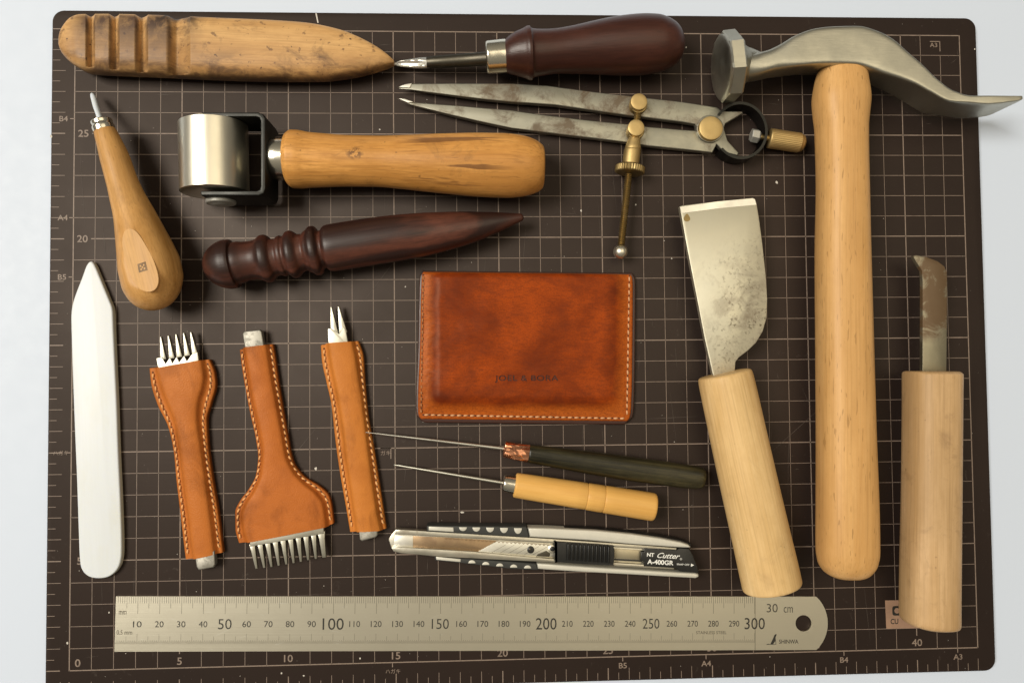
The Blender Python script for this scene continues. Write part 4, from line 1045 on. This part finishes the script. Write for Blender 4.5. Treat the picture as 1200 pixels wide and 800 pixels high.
a_, b_, c_ = [W(*p, 9.1)[:2] for p in ((809.8, 659.8), (813.4, 661.8), (809.6, 663.6))]
sheet_mesh('printed_arrow', [[a_, b_, c_]], .0091, M['white_ink'], t)

# ------------------------------------------------------------------ 15 skiving knife
t = thing('skiving_knife', 'skiving knife with broad mottled slanted blade and pale round handle', 'knife', 850, 438, (905, 690))
bl = [(796.5, 242), (800, 240.8), (840, 236), (882, 232), (885, 233), (887, 240), (889.5, 255), (893.5, 285), (897.5, 322), (899.3, 350), (898.5, 372), (894, 388), (886, 401.5), (876, 411), (866, 418.5), (862, 424), (861, 440), (838, 446), (835, 437), (826, 397), (818, 355), (806, 294)]
plate('blade', t, M['blade'], bl, 9.4, 12.4, .35, 2)
bv = [(796.7, 242.3), (840, 236.2), (882.2, 232.3), (884.8, 233.6), (886.4, 240), (840, 244.5), (798.8, 250)]
plate('cutting_bevel', t, M['bright'], bv, 9.4, 12.48, .05, 1)
plate('stain_mark', t, M['brass2'], [(805 + 3.6*math.cos(a)+.8*math.sin(2*a), 255 + 4.6*math.sin(a)) for a in np.linspace(0, math.tau, 16, endpoint=False)], 12, 12.46, .02, 1)
loft('handle', t, M['skive_wood'], [(848.4, 437, 24, 13), (848.6, 437.6, 28.5, 13), (849.4, 440, 31, 13), (851.5, 449, 31.8, 13), (862, 497, 32.4, 13), (876, 560, 33, 13), (892, 630, 33.6, 13), (902.5, 676, 34.2, 13), (904.3, 684.5, 34.2, 13), (905, 687.5, 33, 13), (905.2, 688.6, 28, 13)], seg=56, sub=4)

# ------------------------------------------------------------------ 16 right-hand knife
t = thing('hooked_knife', 'knife with narrow rust-stained hooked blade and straight pale handle by the right edge', 'knife', 1094, 436, (1092, 740))
kb = [(1071, 299.5), (1074, 298.8), (1086, 301), (1099, 306), (1107, 312), (1110, 319), (1110.3, 340), (1110, 380), (1109.5, 445), (1081, 445), (1081.3, 380), (1081.3, 330), (1080.5, 317), (1076.5, 311), (1073, 305.5), (1071, 302)]
plate('blade', t, M['rblade'], kb, 10.5, 12.8, .4, 2)
rk = [(1066, 434.5, 1119, 435, 13, 9, 2.5), (1063.5, 435.5, 1120.5, 436.3, 13, 10.6, 2.5), (1063, 438.5, 1121.5, 439), (1063, 460, 1121.3, 460), (1062.5, 540, 1120.5, 540), (1061.5, 600, 1120, 600), (1060, 660, 1119.5, 660), (1059.5, 708, 1119, 711), (1059.5, 722, 1119, 727), (1061, 728, 1118, 731, 13, 11.4, 2.5), (1069, 731.5, 1111, 733, 13, 9.4, 2.4)]
loft2('handle', t, M['right_wood'], rk, 13, 13, 12.0, n=2.5, seg=56, sub=4)

# ------------------------------------------------------------------ 17 steel ruler
t = thing('steel_ruler', 'long flat steel ruler with black centimetre numbers and a hanging hole', 'ruler', 162, 730, (884.4, 730))
r0, r1 = W(161.9, 700, 1)[:2], W(884.4, 700, 1)[:2]     # the 10 and 300 mm marks on the upper edge
# local ruler frame in mm: x along, y down from the upper edge
tl, tr_ = W(136, 698.3, 1)[:2], W(957, 698.6, 1)[:2]; ex = (tr_-tl)/np.linalg.norm(tr_-tl); ey = np.array([ex[1], -ex[0]])
bl_ = W(132.9, 763, 1)[:2]; HT = float(np.dot(bl_-tl, ey))*1000
x10 = float(np.dot(r0-tl, ex))*1000; x300 = float(np.dot(r1-tl, ex))*1000
def RP(x, y): return tl + ex*(x10 + (x-10)*(x300-x10)/290)*.001 + ey*y*.001
x_end = float(np.dot(W(970, 730, 1)[:2]-tl, ex))*1000; x_sh = float(np.dot(W(956.5, 699, 1)[:2]-tl, ex))*1000
inv = lambda x: 10 + (x - x10)*290/(x300-x10)
E_, S_ = inv(x_end), inv(x_sh); hc, hr_ = inv(float(np.dot(W(941.5, 730, 1)[:2]-tl, ex))*1000), 3.85
bm = bmesh.new()
sag_ = E_-S_; rad = ((HT/2)**2 + sag_**2)/(2*sag_)
out = [RP(inv(0), 0)]
out += [RP(E_-rad+rad*math.cos(a), HT/2 - rad*math.sin(a)) for a in np.linspace(math.asin(HT/2/rad), -math.asin(HT/2/rad), 24)]
out += [RP(inv(0), HT)]
hole = [RP(hc + hr_*math.cos(a), HT/2 + hr_*math.sin(a)) for a in np.linspace(0, math.tau, 40, endpoint=False)]
def loopv(P, z): return [bm.verts.new((p[0], p[1], z)) for p in P]
zt, zb = .00105, .00015
ov, hv = loopv(out, zt), loopv(hole, zt)
edges = [bm.edges.new((L[i], L[(i+1) % len(L)])) for L in (ov, hv) for i in range(len(L))]
bmesh.ops.triangle_fill(bm, use_beauty=True, use_dissolve=False, edges=edges)
ext = bmesh.ops.extrude_face_region(bm, geom=bm.faces[:])
for v in [g for g in ext['geom'] if isinstance(g, bmesh.types.BMVert)]: v.co.z = zb
bmesh.ops.recalc_face_normals(bm, faces=bm.faces); bm.verts.index_update()
mesh_obj('ruler_blade', [v.co[:] for v in bm.verts], [[v.index for v in q_.verts] for q_ in bm.faces], M['ruler'], t, angle=30); bm.free()
Q = []
for i in range(0, 301):
    L = 8.0 if i % 10 == 0 else (5.4 if i % 5 == 0 else 3.1)
    w = .075
    if i > 0: Q.append([RP(i-w, .15), RP(i+w, .15), RP(i+w, L), RP(i-w, L)])
for i in range(1, 601):
    x = i/2; L = 4.6 if i % 20 == 0 else (3.4 if i % 10 == 0 else (1.6 if i % 2 == 0 else 1.1)); w = .05
    b = HT - 3.5
    Q.append([RP(x-w, b), RP(x+w, b), RP(x+w, b-L*1.0), RP(x-w, b-L)])
SC = []
for i in range(60):
    x, y = random.uniform(4, 310), random.uniform(1, HT-1); L, a = random.choice([.5, .8, 1.5, 4]), random.uniform(-.5, .5)
    if i < 2: x, y, L, a = (46, 18.0, 7, .45) if i == 0 else (104, 5, 2.6, .2)
    dx, dy = L*math.cos(a), -L*math.sin(a)
    SC.append([RP(x, y), RP(x+dx, y+dy), RP(x+dx, y+dy+.07), RP(x, y+.10)])
sheet_mesh('scratches', SC, zt+.00002, M['bright'], t, kind='stuff')
Q.append([RP(300.1, .15), RP(300.3, .15), RP(300.3, HT), RP(300.1, HT)])
sheet_mesh('graduations', Q, zt+.00003, M['fine_ink'], t, kind='stuff')
ra = math.atan2(ex[1], ex[0])
def rt(s, x, y, h, w=None, mat=M['ink'], **k):
    p = RP(x, y); text(s, (p[0], p[1], zt+.00005), h*.001, mat, t, ang=ra, width=None if w is None else w*.001, **k)
for v in range(10, 301, 10):
    if v % 100 == 0: rt(str(v), v, 12.7, 5.4, 9.8, bold=.0)
    elif v % 50 == 0: rt(str(v), v, 12.7, 4.7, 8.0 if v > 99 else 6.2, bold=-.004)
    else: rt(str(v), v, 12.7, 2.8, 5.0 if v > 99 else 3.9, bold=.0)
rt('mm', 3.2, 7.4, 1.7, 3.4, mat=M['fine_ink']); rt('0.5 mm', 4.2, 16.4, 2.1, 7.0, mat=M['fine_ink'])
rt('30', 308.5, 5.4, 4.0, 5.3, bold=-.006); rt('cm', 316.3, 6.2, 2.7, 4.4, bold=-.006)
rt('STAINLESS STEEL', 279, 16.9, 1.4, 14.6, mat=M['fine_ink'])
rt('SHINWA', 316.5, 21.2, 1.9, 9.4, bold=.01)
pg = [(902.6, 754.2), (905.6, 748), (907.4, 743.6), (908.8, 742.4), (910.2, 742.6), (909.6, 744), (908.8, 746.4), (908.4, 750.6), (906.4, 753.6), (904.8, 754.6), (897.5, 754.8), (900, 753.6)]
sheet_mesh('penguin_logo', [[W(x, y, 1)[:2] for x, y in pg]], zt+.00005, M['ink'], t)
pl2 = [(908.8, 747), (909.6, 754.4), (905, 754.8), (905, 754.2), (909, 753.9), (908.3, 748)]
sheet_mesh('penguin_logo', [[W(x, y, 1)[:2] for x, y in pl2]], zt+.00005, M['ink'], t)
